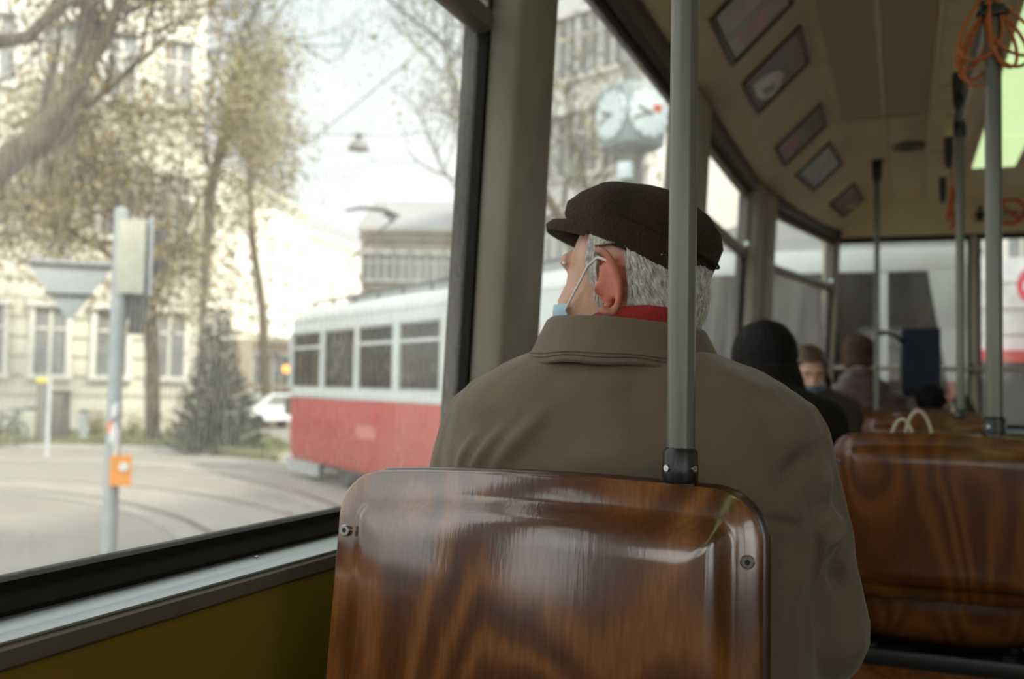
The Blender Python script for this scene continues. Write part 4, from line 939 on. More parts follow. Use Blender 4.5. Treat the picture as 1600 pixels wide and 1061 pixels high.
for v in (418, 464):
    q = MB(); w_ = .36 if v < 430 else .22; q.loft([[SP(-.43-w_, a, z) for a, z in ((.0, vz(v+3)), (.025, vz(v+3)), (.025, vz(v-3)), (.0, vz(v-3)))], [SP(-.43+w_ if v > 430 else .0, a, z) for a, z in ((.0, vz(v+3)), (.025, vz(v+3)), (.025, vz(v-3)), (.0, vz(v-3)))]]); obj('sign_rail', q, M['dark_grey'], ys)

# ---------------------------------------------------------------- buildings
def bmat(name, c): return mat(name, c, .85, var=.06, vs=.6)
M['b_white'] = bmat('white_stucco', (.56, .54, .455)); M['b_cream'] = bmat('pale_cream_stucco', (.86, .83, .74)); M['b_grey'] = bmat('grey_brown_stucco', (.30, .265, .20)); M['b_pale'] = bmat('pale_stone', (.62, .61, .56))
M['b_frame'] = mat('window_frame_white', (.62, .60, .54), .6); M['b_glass'] = mat('dark_window', (.20, .21, .20), .15, var=.2, vs=2); M['b_roof'] = mat('grey_roof', (.26, .26, .26), .7); M['b_pane'] = mat('washed_out_window', (.52, .50, .44), .3)  # last pane colour is bleached to imitate overexposed windows
M['b_dim'] = bmat('dimming_grey_stucco', (.20, .18, .15)); M['b_warm'] = bmat('sandstone', (.60, .47, .33))  # first stucco kept dark so the right-hand building bounces less light
def building(name, p0, p1, h, depth, m, label, cols, rows, ww, wh, z0=1.2, zstep=None, rust=None, cornice=True, groove=.06, roof=True, base=None, pale=False):
    """facade from p0 to p1 (seen from its front), growing away from the street"""
    p0, p1 = Vector((p0[0], p0[1], GZ)), Vector((p1[0], p1[1], GZ)); d = (p1-p0).normalized(); L_ = (p1-p0).length; n_ = Vector((d.y, -d.x, 0))    # outward normal
    root = empty(name, p0); tag(root, label, 'building')
    Q = lambda a, o, z: p0+d*a+n_*o+Vector((0, 0, z))
    def bx(mb, a0, a1, o0, o1, z0_, z1_, mi=0): mb.hexa([Q(a0, o1, z0_), Q(a1, o1, z0_), Q(a1, o0, z0_), Q(a0, o0, z0_), Q(a0, o1, z1_), Q(a1, o1, z1_), Q(a1, o0, z1_), Q(a0, o0, z1_)], mi)
    wb_ = MB(); bx(wb_, 0, L_, -depth, 0, 0, h)
    if rust:
        z = .0
        while z < rust[0]: bx(wb_, -.05, L_+.05, -depth, .10, z, z+rust[1]-groove*1.4); z += rust[1]
    if base: bx(wb_, -.05, L_+.05, -depth, .16, 0, base)
    obj('wall', wb_, m, root)
    if cornice:
        cb3 = MB()
        for zc, pr in ((h-.3, .45), (h-.7, .25), ((rust[0] if rust else h*.33), .22)): bx(cb3, -.2, L_+.2, -.05, pr, zc, zc+.28)
        obj('cornice', cb3, m, root)
    if roof:
        rb_ = MB(); rb_.hexa([Q(-.3, .3, h), Q(L_+.3, .3, h), Q(L_+.3, -depth, h), Q(-.3, -depth, h), Q(.5, -2.2, h+2.2), Q(L_-.5, -2.2, h+2.2), Q(L_-.5, -depth+2, h+2.2), Q(.5, -depth+2, h+2.2)]); obj('roof', rb_, M['b_roof'], root)
    zs_ = zstep or (h-z0-.8)/rows
    off = .10 if rust else 0
    src = None
    for r in range(rows):
        for c in range(cols):
            a = L_*(c+.5)/cols; z = z0+zs_*r; oo = off+.0 if (rust and z < rust[0]) else 0
            if src is None:
                f = MB()
                def lb(mb, a0, a1, o0, o1, z0_, z1_, mi): mb.hexa([d*a0+n_*o1+Vector((0, 0, z0_)), d*a1+n_*o1+Vector((0, 0, z0_)), d*a1+n_*o0+Vector((0, 0, z0_)), d*a0+n_*o0+Vector((0, 0, z0_)), d*a0+n_*o1+Vector((0, 0, z1_)), d*a1+n_*o1+Vector((0, 0, z1_)), d*a1+n_*o0+Vector((0, 0, z1_)), d*a0+n_*o0+Vector((0, 0, z1_))], mi)
                lb(f, -ww/2, ww/2, -.02, .03, 0, wh, 1)
                for s in (-1, 1): lb(f, s*ww/2-.09, s*ww/2+.09, -.02, .16, 0, wh, 0)
                lb(f, -.05, .05, .0, .08, 0, wh, 0); lb(f, -ww/2, ww/2, .0, .08, wh*.66, wh*.66+.08, 0)
                lb(f, -ww/2-.2, ww/2+.2, -.02, .28, wh, wh+.22, 0); lb(f, -ww/2-.15, ww/2+.15, -.02, .24, -.16, 0, 0)
                src = mesh('window', f, [m if pale else M['b_frame'], M['b_pane'] if pale else M['b_glass']], 30)  # pale: glare of the sunlit facade put into pane and frame colours
            o = bpy.data.objects.new('window', src); COL.objects.link(o); o.parent = root; ROOT[o] = ROOT[root]; o.location = d*a+n_*oo+Vector((0, 0, z))
    return root
def XY(u, d): p = at(u, 600, d); return (p.x, p.y)
building('apartment_building', XY(-420, 30), XY(305, 36), 21, 8, M['b_white'], 'white rusticated corner building behind the trees, left of the fir tree', 7, 4, 1.15, 2.3, 2.0, 4.9, rust=(9.4, .66), base=.9)
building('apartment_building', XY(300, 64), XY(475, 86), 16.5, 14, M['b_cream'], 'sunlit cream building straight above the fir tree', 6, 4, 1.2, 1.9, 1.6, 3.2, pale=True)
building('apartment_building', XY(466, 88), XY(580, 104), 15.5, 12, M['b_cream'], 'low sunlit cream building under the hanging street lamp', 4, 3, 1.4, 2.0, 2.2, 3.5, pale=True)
building('apartment_building', XY(560, 62), XY(765, 62), 11.6, 10, M['b_grey'], 'grey brown building with pale windows above the other tram', 8, 3, 1.0, 1.6, 2.0, 3.2)
building('corner_building', XY(770, 43), XY(1010, 37), 27, 16, M['b_pale'], 'tall pale ornate building behind the street clock', 7, 6, 1.2, 2.5, 2.4, 4.0)
building('corner_building', XY(1030, 60), XY(1330, 66), 14, 16, M['b_pale'], 'pale building between the street clock and the end window', 8, 3, 1.3, 2.2, 2.4, 3.6)
building('corner_building', XY(1340, 34), XY(1760, 30), 11, 14, M['b_white'], 'white rusticated building behind the no-entry sign', 7, 2, 1.3, 2.2, 6.0, 3.2, rust=(5.6, .5))
building('apartment_building', (7.5, 16), (7.5, -4.5), 17, 12, M['b_dim'], 'unseen grey building added on the right of the tram to shade it', 7, 4, 1.3, 2.2, 1.6, 3.8)  # out of view, added to keep sky and sun light off the cabin
building('shop_front', XY(395, 58), XY(450, 60), 4.4, 6, M['b_warm'], 'small sandstone building between the fir tree and the other tram', 2, 1, 1.4, 2.2, 1.2, roof=False)

# ---------------------------------------------------------------- the other tram
M['t_white'] = mat('tram_white_paint', (.56, .59, .58), .35, var=.05, vs=2); M['t_red'] = mat('tram_red_paint', (.44, .030, .025), .4, var=.08, vs=3); M['t_dark'] = mat('tram_underframe', (.05, .05, .045), .7); M['t_grey'] = mat('tram_roof_grey', (.34, .35, .34), .6)
M['t_win'] = glass_mat('tram_window_tint', .08, .05, (.30, .29, .25)); M['t_int'] = mat('tram_interior', (.10, .085, .06), .8)
def tram_car(p0, p1, width, label, wins, front0=True, rearwin=False, zb=-.46, zr=.78, zt=2.34, rack=True):
    p0 = Vector((p0[0], p0[1], 0)); p1 = Vector((p1[0], p1[1], 0)); d = (p1-p0).normalized(); L_ = (p1-p0).length; n_ = Vector((d.y, -d.x, 0))
    Q = lambda a, o, z: p0+d*a+n_*o+Vector((0, 0, z))
    root = empty('tram', (p0.x, p0.y, GZ)); tag(root, label, 'tram')
    def outline(i, tp=.35):  # plan outline, i = inset; o from 0 (near side) to -width
        if front0: return [(i+.9, -i*1), (L_-i, -i), (L_-i, -width+i), (i+.9, -width+i), (i+.15, -width+i+tp), (i, -width*.5), (i+.15, -i-tp)]
        return [(i, -i), (L_-i, -i), (L_-i, -width+i), (i, -width+i)]
    def ring(i, z): return [Q(a, o, z) for a, o in outline(i)]
    q = MB(); q.loft([ring(.05, zb), ring(.0, zb+.15), ring(0, zr-.03), ring(.004, zr)]); obj('lower_body', q, M['t_red'], root)
    q = MB(); q.loft([ring(-.012, zr-.02), ring(-.02, zr+.02), ring(-.012, zr+.06)], 0, (False, False)); obj('belt_rail', q, M['t_white'], root)
    wz0, wz1 = zr+.16, 2.02-.0
    # pillars of white around the windows
    q = MB()
    def seg(a0, a1, z0, z1, o0=0, o1=-.06): q.hexa([Q(a0, o0, z0), Q(a1, o0, z0), Q(a1, o1, z0), Q(a0, o1, z0), Q(a0, o0, z1), Q(a1, o0, z1), Q(a1, o1, z1), Q(a0, o1, z1)])
    def segf(o0, o1, z0, z1, a0, a1): q.hexa([Q(a0, o0, z0), Q(a1, o0, z0), Q(a1, o1, z0), Q(a0, o1, z0), Q(a0, o0, z1), Q(a1, o0, z1), Q(a1, o1, z1), Q(a0, o1, z1)])
    st0 = .9 if front0 else 0
    seg(st0, L_, zr, wz0); seg(st0, L_, wz1, zt-.12); seg(st0, L_, zr, wz0, -width+.06, -width); seg(st0, L_, wz1, zt-.12, -width+.06, -width)
    edges = [st0]+[x for w_ in wins for x in w_]+[L_]
    for a0, a1 in zip(edges[::2], edges[1::2]):
        if a1-a0 > .005: seg(a0, a1, wz0, wz1); seg(a0, a1, wz0, wz1, -width+.06, -width)
    for k in range(2):   # far-end wall
        pass
    if not rearwin: segf(-.06, -width+.06, zr, zt-.12, L_-.06, L_)
    ol = outline(0)
    if front0:
        for (x0, x1) in ((6, 0), (5, 6), (4, 5), (3, 4)):
            A, B = ol[x0], ol[x1]; 
            for z0, z1 in ((zr, wz0), (wz1, zt-.12)): q.loft([[Q(A[0], A[1], z0), Q(B[0], B[1], z0), Q(B[0]+.06, B[1]-.0, z0), Q(A[0]+.06, A[1], z0)], [Q(A[0], A[1], z1), Q(B[0], B[1], z1), Q(B[0]+.06, B[1], z1), Q(A[0]+.06, A[1], z1)]])
            for X in (A, B): q.loft([[Q(X[0]+s_*.045, X[1]+t_*.045, z) for s_, t_ in ((-1, -1), (1, -1), (1, 1), (-1, 1))] for z in (wz0, wz1)])
    else:
        if rearwin is None:
            pass
    obj('upper_body', q, M['t_white'], root)
    # windows
    for a0, a1 in wins:
        w_ = MB(); w_.hexa([Q(a0, -.035, wz0), Q(a1, -.035, wz0), Q(a1, -.045, wz0), Q(a0, -.045, wz0), Q(a0, -.035, wz1), Q(a1, -.035, wz1), Q(a1, -.045, wz1), Q(a0, -.045, wz1)]); wo_ = obj('window', w_, M['t_win'], root)
        f = MB(); zt_ = wz0+(wz1-wz0)*.70; t_ = .035
        for x0, x1, z0, z1 in ((a0, a1, wz0, wz0+t_), (a0, a1, wz1-t_, wz1), (a0, a0+t_, wz0, wz1), (a1-t_, a1, wz0, wz1)): f.hexa([Q(x0, -.01, z0), Q(x1, -.01, z0), Q(x1, -.05, z0), Q(x0, -.05, z0), Q(x0, -.01, z1), Q(x1, -.01, z1), Q(x1, -.05, z1), Q(x0, -.05, z1)])
        obj('rubber_seal', f, M['t_grey'], wo_)
        if wins.index((a0, a1)) in (0, 2, 3, 5):
            f = MB(); f.hexa([Q(a0, -.015, zt_), Q(a1, -.015, zt_), Q(a1, -.05, zt_), Q(a0, -.05, zt_), Q(a0, -.015, zt_+.05), Q(a1, -.015, zt_+.05), Q(a1, -.05, zt_+.05), Q(a0, -.05, zt_+.05)]); obj('transom', f, M['t_white'], wo_)
        w_ = MB(); w_.hexa([Q(a0, -width+.035, wz0), Q(a1, -width+.035, wz0), Q(a1, -width+.045, wz0), Q(a0, -width+.045, wz0), Q(a0, -width+.035, wz1), Q(a1, -width+.035, wz1), Q(a1, -width+.045, wz1), Q(a0, -width+.045, wz1)]); obj('window', w_, M['t_win'], root)
    if front0:
        for (x0, x1) in ((6, 0), (5, 6), (4, 5), (3, 4)):
            A, B = ol[x0], ol[x1]; w_ = MB(); w_.add([Q(A[0]+.02, A[1], wz0), Q(B[0]+.02, B[1], wz0), Q(B[0]+.02, B[1], wz1), Q(A[0]+.02, A[1], wz1)], [(0, 1, 2, 3)]); obj('windscreen', w_, M['t_win'], root)
    # roof
    q = MB(); q.loft([ring(0, zt-.13), ring(-.01, zt-.10), ring(.05, zt+.02), ring(.22, zt+.14), ring(.5, zt+.20)]); obj('roof', q, M['t_white'], root)
    q = MB(); q.loft([[Q(a, o, z) for a, o in ((.2, -.1), (L_-.1, -.1), (L_-.1, -width+.1), (.2, -width+.1))] for z in (zr-.4, zr-.05)]); q.loft([[Q(a, -width*.5-.3+o, z) for a, o in ((.8, 0), (L_-.2, 0), (L_-.2, .6), (.8, .6))] for z in (zr, zr+.35)]); obj('interior', q, M['t_int'], root)
    q = MB(); q.loft([[Q(a, o, z) for a, o in ((.7, -.15), (L_-.3, -.15), (L_-.3, -width+.15), (.7, -width+.15))] for z in (GZ+.3, zb+.1)])
    for a in (1.6, 3.2):
        if a < L_-.6:
            for o in (-.3, -width+.3): q.cyl(Q(a, o-.05, GZ+.33), Q(a, o+.05, GZ+.33), .33, 20)
    obj('bogie', q, M['t_dark'], root)
    q = MB()
    for a0, a1 in ((.55, 2.3),):
        q.hexa([Q(a0, -.08, GZ+.12), Q(a1, -.08, GZ+.12), Q(a1, -.12, GZ+.12), Q(a0, -.12, GZ+.12), Q(a0, -.08, GZ+.38), Q(a1, -.08, GZ+.38), Q(a1, -.12, GZ+.38), Q(a0, -.12, GZ+.38)])
    obj('lifeguard', q, M['t_grey'], root)
    if rack:
        q = MB(); zt2 = zt+.10
        for o in (-.42, -width+.42):
            q.tube([Q(1.0, o, zt2+.22), Q(L_-.2, o, zt2+.22)], .03, 6); q.tube([Q(1.0, o, zt2+.04), Q(L_-.2, o, zt2+.04)], .035, 6)
            a = 1.0
            while a < L_-.2: q.tube([Q(a, o, zt2-.05), Q(a, o, zt2+.22)], .028, 6); a += 1.05
        obj('roof_rack', q, M['t_dark'], root)
        q = MB(); q.loft([[Q(a, o, z) for a, o in ((2.2, -.62), (L_-.6, -.62), (L_-.6, -width+.62), (2.2, -width+.62))] for z in (zt+.1, zt+.34)]); obj('resistor_box', q, M['t_grey'], root)
    return root, Q
TA, TB = at(432, 640, 20.7), at(715, 640, 13.9); td = (Vector((TB.x, TB.y, 0))-Vector((TA.x, TA.y, 0))).normalized()
def along(u):   # distance along the near side seen at picture column u
    r = ray(u, 600); A = Vector((TA.x, TA.y)); D = Vector((td.x, td.y)); rr2 = Vector((r.x, r.y)); det = D.x*(-rr2.y)-D.y*(-rr2.x); return ((-A.x)*(-rr2.y)-(-A.y)*(-rr2.x))/det
wn = [(along(a), along(b)) for a, b in ((455, 499), (504, 552), (558, 612), (621, 686))]
La = along(880); wn = [(max(a, .92), b) for a, b in wn]
x_ = wn[-1][1]+1.5
while x_+1.3 < La: wn.append((x_, x_+1.15)); x_ += 1.3
tramA, QA = tram_car((TA.x, TA.y), (TA.x+td.x*La, TA.y+td.y*La), 2.15, 'red and white tram seen through the big window, passing behind the fir tree', wn)
il = MB(); il.ell(at(447, 577, 20.0), (.075, .075, .09), 12); M['amber'] = emit('amber_lamp', (1.0, .42, .08), 1.6); obj('indicator_lamp', il, M['amber'], tramA)
pt = MB(); base_ = QA(3.2, -1.07, 2.55); top_ = at(618, 338, (base_-CAM).dot(cF)+.2); elb = at(543, 410, (base_-CAM).dot(cF))
pt.tube([QA(3.0, -1.07, 2.45), elb, top_], [.03, .028, .022], 6); pt.tube([at(540, 329, (base_-CAM).dot(cF)+.3), at(565, 325, (base_-CAM).dot(cF)+.2), at(600, 328, (base_-CAM).dot(cF)+.2), at(625, 338, (base_-CAM).dot(cF)+.1)], [.025, .035, .045, .02], 6); pt.tube([at(600, 335, (base_-CAM).dot(cF)+.2), top_, at(612, 345, (base_-CAM).dot(cF))], .05, 6)
obj('pantograph', pt, M['t_dark'], tramA)
nb = MB()   # unreadable pale fleet number on the red side
xs = along(560)
for k in range(4):
    a = xs+k*.20; o = .004
    nb.hexa([QA(a, o, .12), QA(a+.13, o, .12), QA(a+.13, 0, .12), QA(a, 0, .12), QA(a, o, .34), QA(a+.13, o, .34), QA(a+.13, 0, .34), QA(a, 0, .34)])
M['fadewhite'] = mat('faded_lettering', (.58, .22, .18), .6); obj('fleet_number', nb, M['fadewhite'], tramA)
# rear half of the articulated tram, straight ahead of the end window
rz = empty('tram', (-.5, 8.6, GZ)); tag(rz, 'white tram end with a large window, right in front of our end window', 'tram')
X0, X1, Y0, Y1 = -1.62, .56, 8.15, 11.6
q = MB(); q.box((X0, Y0, -.45), (X1, Y1, .74), bev=.06); obj('lower_body', q, M['t_red'], rz)
q = MB(); wz0, wz1 = .92, 1.98
q.box((X0, Y0, .72), (X1, Y0+.07, wz0)); q.box((X0, Y0-.01, wz1), (X1, Y0+.07, 2.16), bev=.01)
for a, b in ((X0, X0+.10), (-.165, -.085), (X1-.16, X1)): q.box((a, Y0, wz0), (b, Y0+.07, wz1))
q.loft([[(.20, Y0-.012, wz1), (X1-.1, Y0-.012, wz1), (X1-.1, Y0+.05, wz1), (.20, Y0+.05, wz1)], [(.37, Y0-.012, wz0), (X1-.1, Y0-.012, wz0), (X1-.1, Y0+.05, wz0), (.37, Y0+.05, wz0)]])
for xx in (X0, X1-.07):
    q.box((xx, Y0, .72), (xx+.07, Y1, wz0)); q.box((xx, Y0, wz1), (xx+.07, Y1, 2.2))
    for yy in (Y0, Y0+1.1, Y0+2.25, Y1-.1): q.box((xx, yy, wz0), (xx+.07, yy+.1, wz1))
obj('upper_body', q, M['t_white'], rz)
q = MB(); q.loft([[(x, Y0+.0, z) for x, z in ((X0-.02, 2.12), (X1+.02, 2.12), (X1-.1, 2.30), (X0+.7, 2.46), (X0+.2, 2.34))], [(x, Y1, z) for x, z in ((X0-.02, 2.12), (X1+.02, 2.12), (X1-.1, 2.30), (X0+.7, 2.46), (X0+.2, 2.34))]]); obj('roof', q, M['t_grey'], rz)
for a, b in ((X0+.10, -.165), (-.085, X1-.16)):
    q = MB(); q.box((a, Y0+.03, wz0), (b, Y0+.04, wz1)); obj('window', q, M['t_win'], rz)
for xx in (X0+.03, X1-.04):
    q = MB(); q.box((xx, Y0+.1, wz0), (xx+.01, Y1-.1, wz1)); obj('window', q, M['t_win'], rz)
q = MB(); q.box((X0+.1, Y0+.2, .5), (X1-.1, Y1-.1, .74)); q.box((X0+.3, Y0+1.6, .74), (X0+1.0, Y0+1.75, 1.35), bev=.04); q.box((X0+.1, Y0+1.9, .74), (X1-.1, Y0+1.95, 2.1)); q.cyl((-.0, Y0+.5, .7), (-.0, Y0+.5, 2.1), .02, 10); q.cyl((-.55, Y0+1.2, .7), (-.55, Y0+1.2, 2.1), .02, 10); obj('interior', q, M['t_int'], rz)  # partition across the car is added to darken the view through its window
q = MB(); q.box((X0+.2, Y0+.4, GZ+.05), (X1-.2, Y1-.3, -.4)); obj('bogie', q, M['t_dark'], rz)
# white kiosk with a red band behind the end window
kp = at(1575, 600, 11.5); kr = empty('kiosk', (kp.x+.6, kp.y+.6, GZ)); tag(kr, 'white kiosk with a red band, right of the white tram end', 'kiosk')
kx0, kx1, ky0, ky1 = kp.x-.35, kp.x+2.6, kp.y, kp.y+2.2
zb1, zb0 = at(1580, 548, 11.6).z, at(1580, 567, 11.6).z
q = MB(); q.box((kx0, ky0, GZ), (kx1, ky1, zb0-.9)); q.box((kx0, ky0+.04, zb1), (kx1, ky1, 2.65)); q.box((kx0+.0, ky0+.9, zb0-.9), (kx1, ky1, zb1))
for zz_ in (1.75, 2.05, 2.35): q.box((kx0-.01, ky0+.025, zz_), (kx1, ky0+.05, zz_+.03), 1)
obj('wall', q, [M['white'], M['b_pale']], kr)
q = MB(); q.box((kx0-.05, ky0-.06, zb0), (kx1+.05, ky0+.3, zb1)); obj('red_band', q, M['sgn_red'], kr)
q = MB(); q.box((kx0+.05, ky0+.05, zb0-.9), (kx1-.05, ky0+.06, zb0)); obj('window', q, M['dark_grey'], kr)
# no-entry sign
M['sign_red'] = mat('traffic_sign_red', (.62, .03, .05), .4)
def round_sign(c, r, zg, label, name='no_entry_sign', bar=True):
    R2, A2 = side_frame(c); root = empty(name, (c.x, c.y, zg)); tag(root, label, 'sign')
    q = MB(); U2 = Vector((0, 0, 1)); q.loft([[c+R2*r*math.cos(2*PI*k/32)+U2*r*math.sin(2*PI*k/32)+A2*o for k in range(32)] for o in (0, .02)]); f = obj('disc', q, M['sign_red'], root)
    if bar: q = MB(); q.loft([[c+R2*s*r*.72+U2*w*r*.17+A2*o for w, o in ((-1, -.004), (1, -.004), (1, .01), (-1, .01))] for s in (-1, 1)]); obj('bar', q, M['white'], root)
    q = MB(); q.cyl((c.x+A2.x*.05, c.y+A2.y*.05, zg), (c.x+A2.x*.05, c.y+A2.y*.05, c.z+r), .035, 12); obj('post', q, M['signalgrey'], root)
round_sign(at(1628, 446, 10.8), .245, GZ, 'red and white no-entry sign in front of the white kiosk')
round_sign(at(1256, 424, 15.0), .21, GZ, 'upper red road sign seen through the last side window', 'road_sign', False)
round_sign(at(1245, 462, 12.6), .14, GZ, 'small red road sign seen below the transom of the last side window', 'road_sign', False)

# ---------------------------------------------------------------- street clock
cd_ = 16.6; cc = at(988, 186, cd_); ck = empty('street_clock', (cc.x, cc.y, GZ)); tag(ck, 'four-faced street clock on a post, seen over the man\'s cap', 'clock')
M['clk'] = mat('clock_case_blue_grey', (.25, .30, .31), .5); M['dial'] = mat('white_dial', (.62, .72, .74), .4, var=.03); M['clkdark'] = mat('clock_post_grey', (.18, .18, .16), .6)
Rr, Aa = side_frame(cc); rot = math.radians(37); e1 = Rr*math.cos(rot)+Aa*math.sin(rot); e2 = -Rr*math.sin(rot)+Aa*math.cos(rot); hs = .43
q = MB(); U3 = Vector((0, 0, 1))
def csq(s, z, ch=.12): return [cc+e1*a*s+e2*b*s+U3*z for a, b in ((1, -1+ch*2), (1, 1-ch*2), (1-ch*2, 1), (-1+ch*2, 1), (-1, 1-ch*2), (-1, -1+ch*2), (-1+ch*2, -1), (1-ch*2, -1))]
q.loft([csq(hs*.7, -.56), csq(hs*.95, -.48), csq(hs, -.38), csq(hs, .38), csq(hs*.95, .48), csq(hs*.6, .56)]); obj('case', q, M['clk'], ck)
for i, (nv, tv) in enumerate(((-e2, e1), (e1, e2), (e2, -e1), (-e1, -e2))):
    c = cc+nv*(hs+.004); q = MB(); q.loft([[c+tv*.40*math.cos(2*PI*k/36)+U3*.40*math.sin(2*PI*k/36)+nv*o for k in range(36)] for o in (0, .03)]); f = obj('dial', q, M['dial'], ck)
    q = MB(); 
    for k in range(12): 
        a = 2*PI*k/12; dv = tv*math.cos(a)+U3*math.sin(a); pv = nv.cross(dv); q.loft([[c+dv*r+pv*w*.014+nv*o for w, o in ((-1, .03), (1, .03), (1, .036), (-1, .036))] for r in (.33, .40)])
    for ang, l, w_ in ((math.radians(160), .24, .03), (math.radians(200), .34, .022)):
        dv = tv*math.cos(ang)+U3*math.sin(ang); pv = nv.cross(dv); q.loft([[c+dv*r+pv*w*w_+nv*o for w, o in ((-1, .036), (1, .036), (1, .044), (-1, .044))] for r in (-.06, l)])
    obj('hands', q, M['clkdark'], f)
    if i in (0, 1):
        q = MB(); rc = c+tv*.16+U3*.10+nv*.045; q.loft([[rc+tv*.09*math.cos(2*PI*k/16)+U3*.06*math.sin(2*PI*k/16)+nv*o for k in range(16)] for o in (-.012, .0)]); obj('red_mark', q, M['sgn_red'], f)
q = MB(); lathe(q, (cc.x, cc.y), [(.24, GZ), (.24, GZ+1), (.15, GZ+1.1), (.14, cc.z-1.4), (.20, cc.z-1.35), (.20, cc.z-.9), (.15, cc.z-.85), (.22, cc.z-.54)], 20); lathe(q, (cc.x, cc.y), [(.16, cc.z+.52), (.15, cc.z+.95), (.10, cc.z+1.0), (.05, cc.z+1.5)], 20); obj('post', q, M['clkdark'], ck)
q = MB(); b0 = at(977, 267, cd_-.3); q.box((b0.x-.12, b0.y-.1, b0.z-.14), (b0.x+.12, b0.y+.1, b0.z+.14), bev=.03); obj('junction_box', q, M['dial'], ck)

# ---------------------------------------------------------------- hanging lamp on its wires
hl = at(560, 226, 24); lr = empty('street_lamp', hl); tag(lr, 'dark street lamp hanging from a wire against the bright sky', 'street lamp')
q = MB(); lathe(q, (hl.x, hl.y), [(.26, hl.z-.12), (.25, hl.z-.06), (.16, hl.z+.06), (.06, hl.z+.12), (.05, hl.z+.2), (.14, hl.z+.22), (.02, hl.z+.26)], 20); obj('lamp_shade', q, M['clkdark'], lr)
M['wire'] = mat('black_wire', (.05, .055, .06), .6)
def wire(a, b, sag, label, r=.02, n=14):
    q = MB(); q.tube([a.lerp(b, k/n)-Vector((0, 0, sag*4*(k/n)*(1-k/n))) for k in range(n+1)], r, 5); tag(obj('overhead_wire', q, M['wire']), label, 'wire', 'overhead tram wires')
lt_ = hl+Vector((0, 0, .26)); wire(at(300, 180, 30), lt_, .2, 'thin wire holding the hanging street lamp on its left', .009); wire(lt_, at(760, 175, 22), .2, 'thin wire holding the hanging street lamp on its right', .009)
wire(at(560, -40, 15), at(780, 130, 18), .05, 'overhead wire crossing the upper corner of the big window', .022)
wire(at(700, 60, 19), at(1000, 260, 24), .3, 'overhead wire crossing in front of the tall ornate building', .015)
wire(at(300, 330, 26), at(700, 40, 14), .3, 'faint overhead wire rising across the sky', .010)

# ---------------------------------------------------------------- trees
M['bark'] = mat('tree_bark', (.075, .058, .030), .9, var=.25, vs=3); M['bark_grey'] = mat('grey_bark', (.17, .17, .16), .9)
M['leafy'] = mat('ochre_seed_leaves', (.20, .145, .062), .9, var=.3, vs=.8); M['leafolive'] = mat('olive_buds', (.28, .26, .13), .9, var=.3, vs=.8); M['twigm'] = mat('grey_twigs', (.24, .26, .27), .9)
def limbs(q, p, d, l, r, depth, spread, tips, rs, droop=0.0, up=.1):
    pts = [Vector(p)]; d = Vector(d).normalized(); n = 5; rad = [r]
    for k in range(n):
        d = (d+Vector(rs.normal(0, .16, 3))+Vector((0, 0, up-droop*k/n))).normalized(); pts.append(pts[-1]+d*l/n); rad.append(r*(1-.45*(k+1)/n))
    q.tube(pts, rad, 6 if r > .04 else 4, cap=False); tips += [pts[-1], pts[3]]
    if depth == 0: return
    for c in range(rs.integers(2, 4)+1):
        j = rs.integers(2, n+1); ax = Vector(rs.normal(0, 1, 3)); dd = (d+ax.normalized()*spread).normalized()
        limbs(q, pts[j], dd, l*rs.uniform(.55, .8), rad[j]*.7, depth-1, spread, tips, rs, droop, up)
def leaves(tips, n, size, spread, rs):
    q = MB(); T_ = np.array([tuple(t) for t in tips])
    idx = rs.integers(len(T_), size=n); c = T_[idx]+rs.normal(0, spread, (n, 3)); a = rs.normal(0, 1, (n, 3)); a /= np.linalg.norm(a, axis=1)[:, None]; b = np.cross(a, rs.normal(0, 1, (n, 3))); b /= np.linalg.norm(b, axis=1)[:, None]
    s = size*rs.uniform(.5, 1.3, (n, 1)); v = np.stack([c-a*s, c+b*s*.5, c+a*s, c-b*s*.5], 1).reshape(-1, 3)
    q.v = [tuple(p) for p in v]; q.f = [(4*i, 4*i+1, 4*i+2, 4*i+3) for i in range(n)]; q.m = [0]*n; return q
def tree(base, trunks, label, leafm, nleaf, lsize, lspread, seed, depth=4, spread=.75, bark='bark', l=2.2, droop=0, group=None):
    rs = np.random.default_rng(seed); root = empty('tree', base); tag(root, label, 'tree', group)
    q = MB(); tips = []
    for pts, r0, r1, subs in trunks:
        n = len(pts); q.tube(pts, [r0+(r1-r0)*k/(n-1) for k in range(n)], 10)
        for k in range(subs):
            t = rs.uniform(.35, 1.0)*(n-1); i = min(int(t), n-2); p = Vector(pts[i]).lerp(Vector(pts[i+1]), t-i); d = (Vector(pts[i+1])-Vector(pts[i])).normalized()
            limbs(q, p, d+Vector(rs.normal(0, spread, 3)), l*rs.uniform(.7, 1.2), max(r1*.6, .02), depth-1, spread, tips, rs, droop)
        limbs(q, pts[-1], Vector(pts[-1])-Vector(pts[-2]), l, r1, depth, spread, tips, rs, droop)
    obj('branches', q, M[bark], root)
    if nleaf: o = obj('foliage', leaves(tips, nleaf, lsize, lspread, rs), M[leafm], root, ang=180); o['kind'] = 'stuff'
    return root
def A(u, v, d): return at(u, v, d)
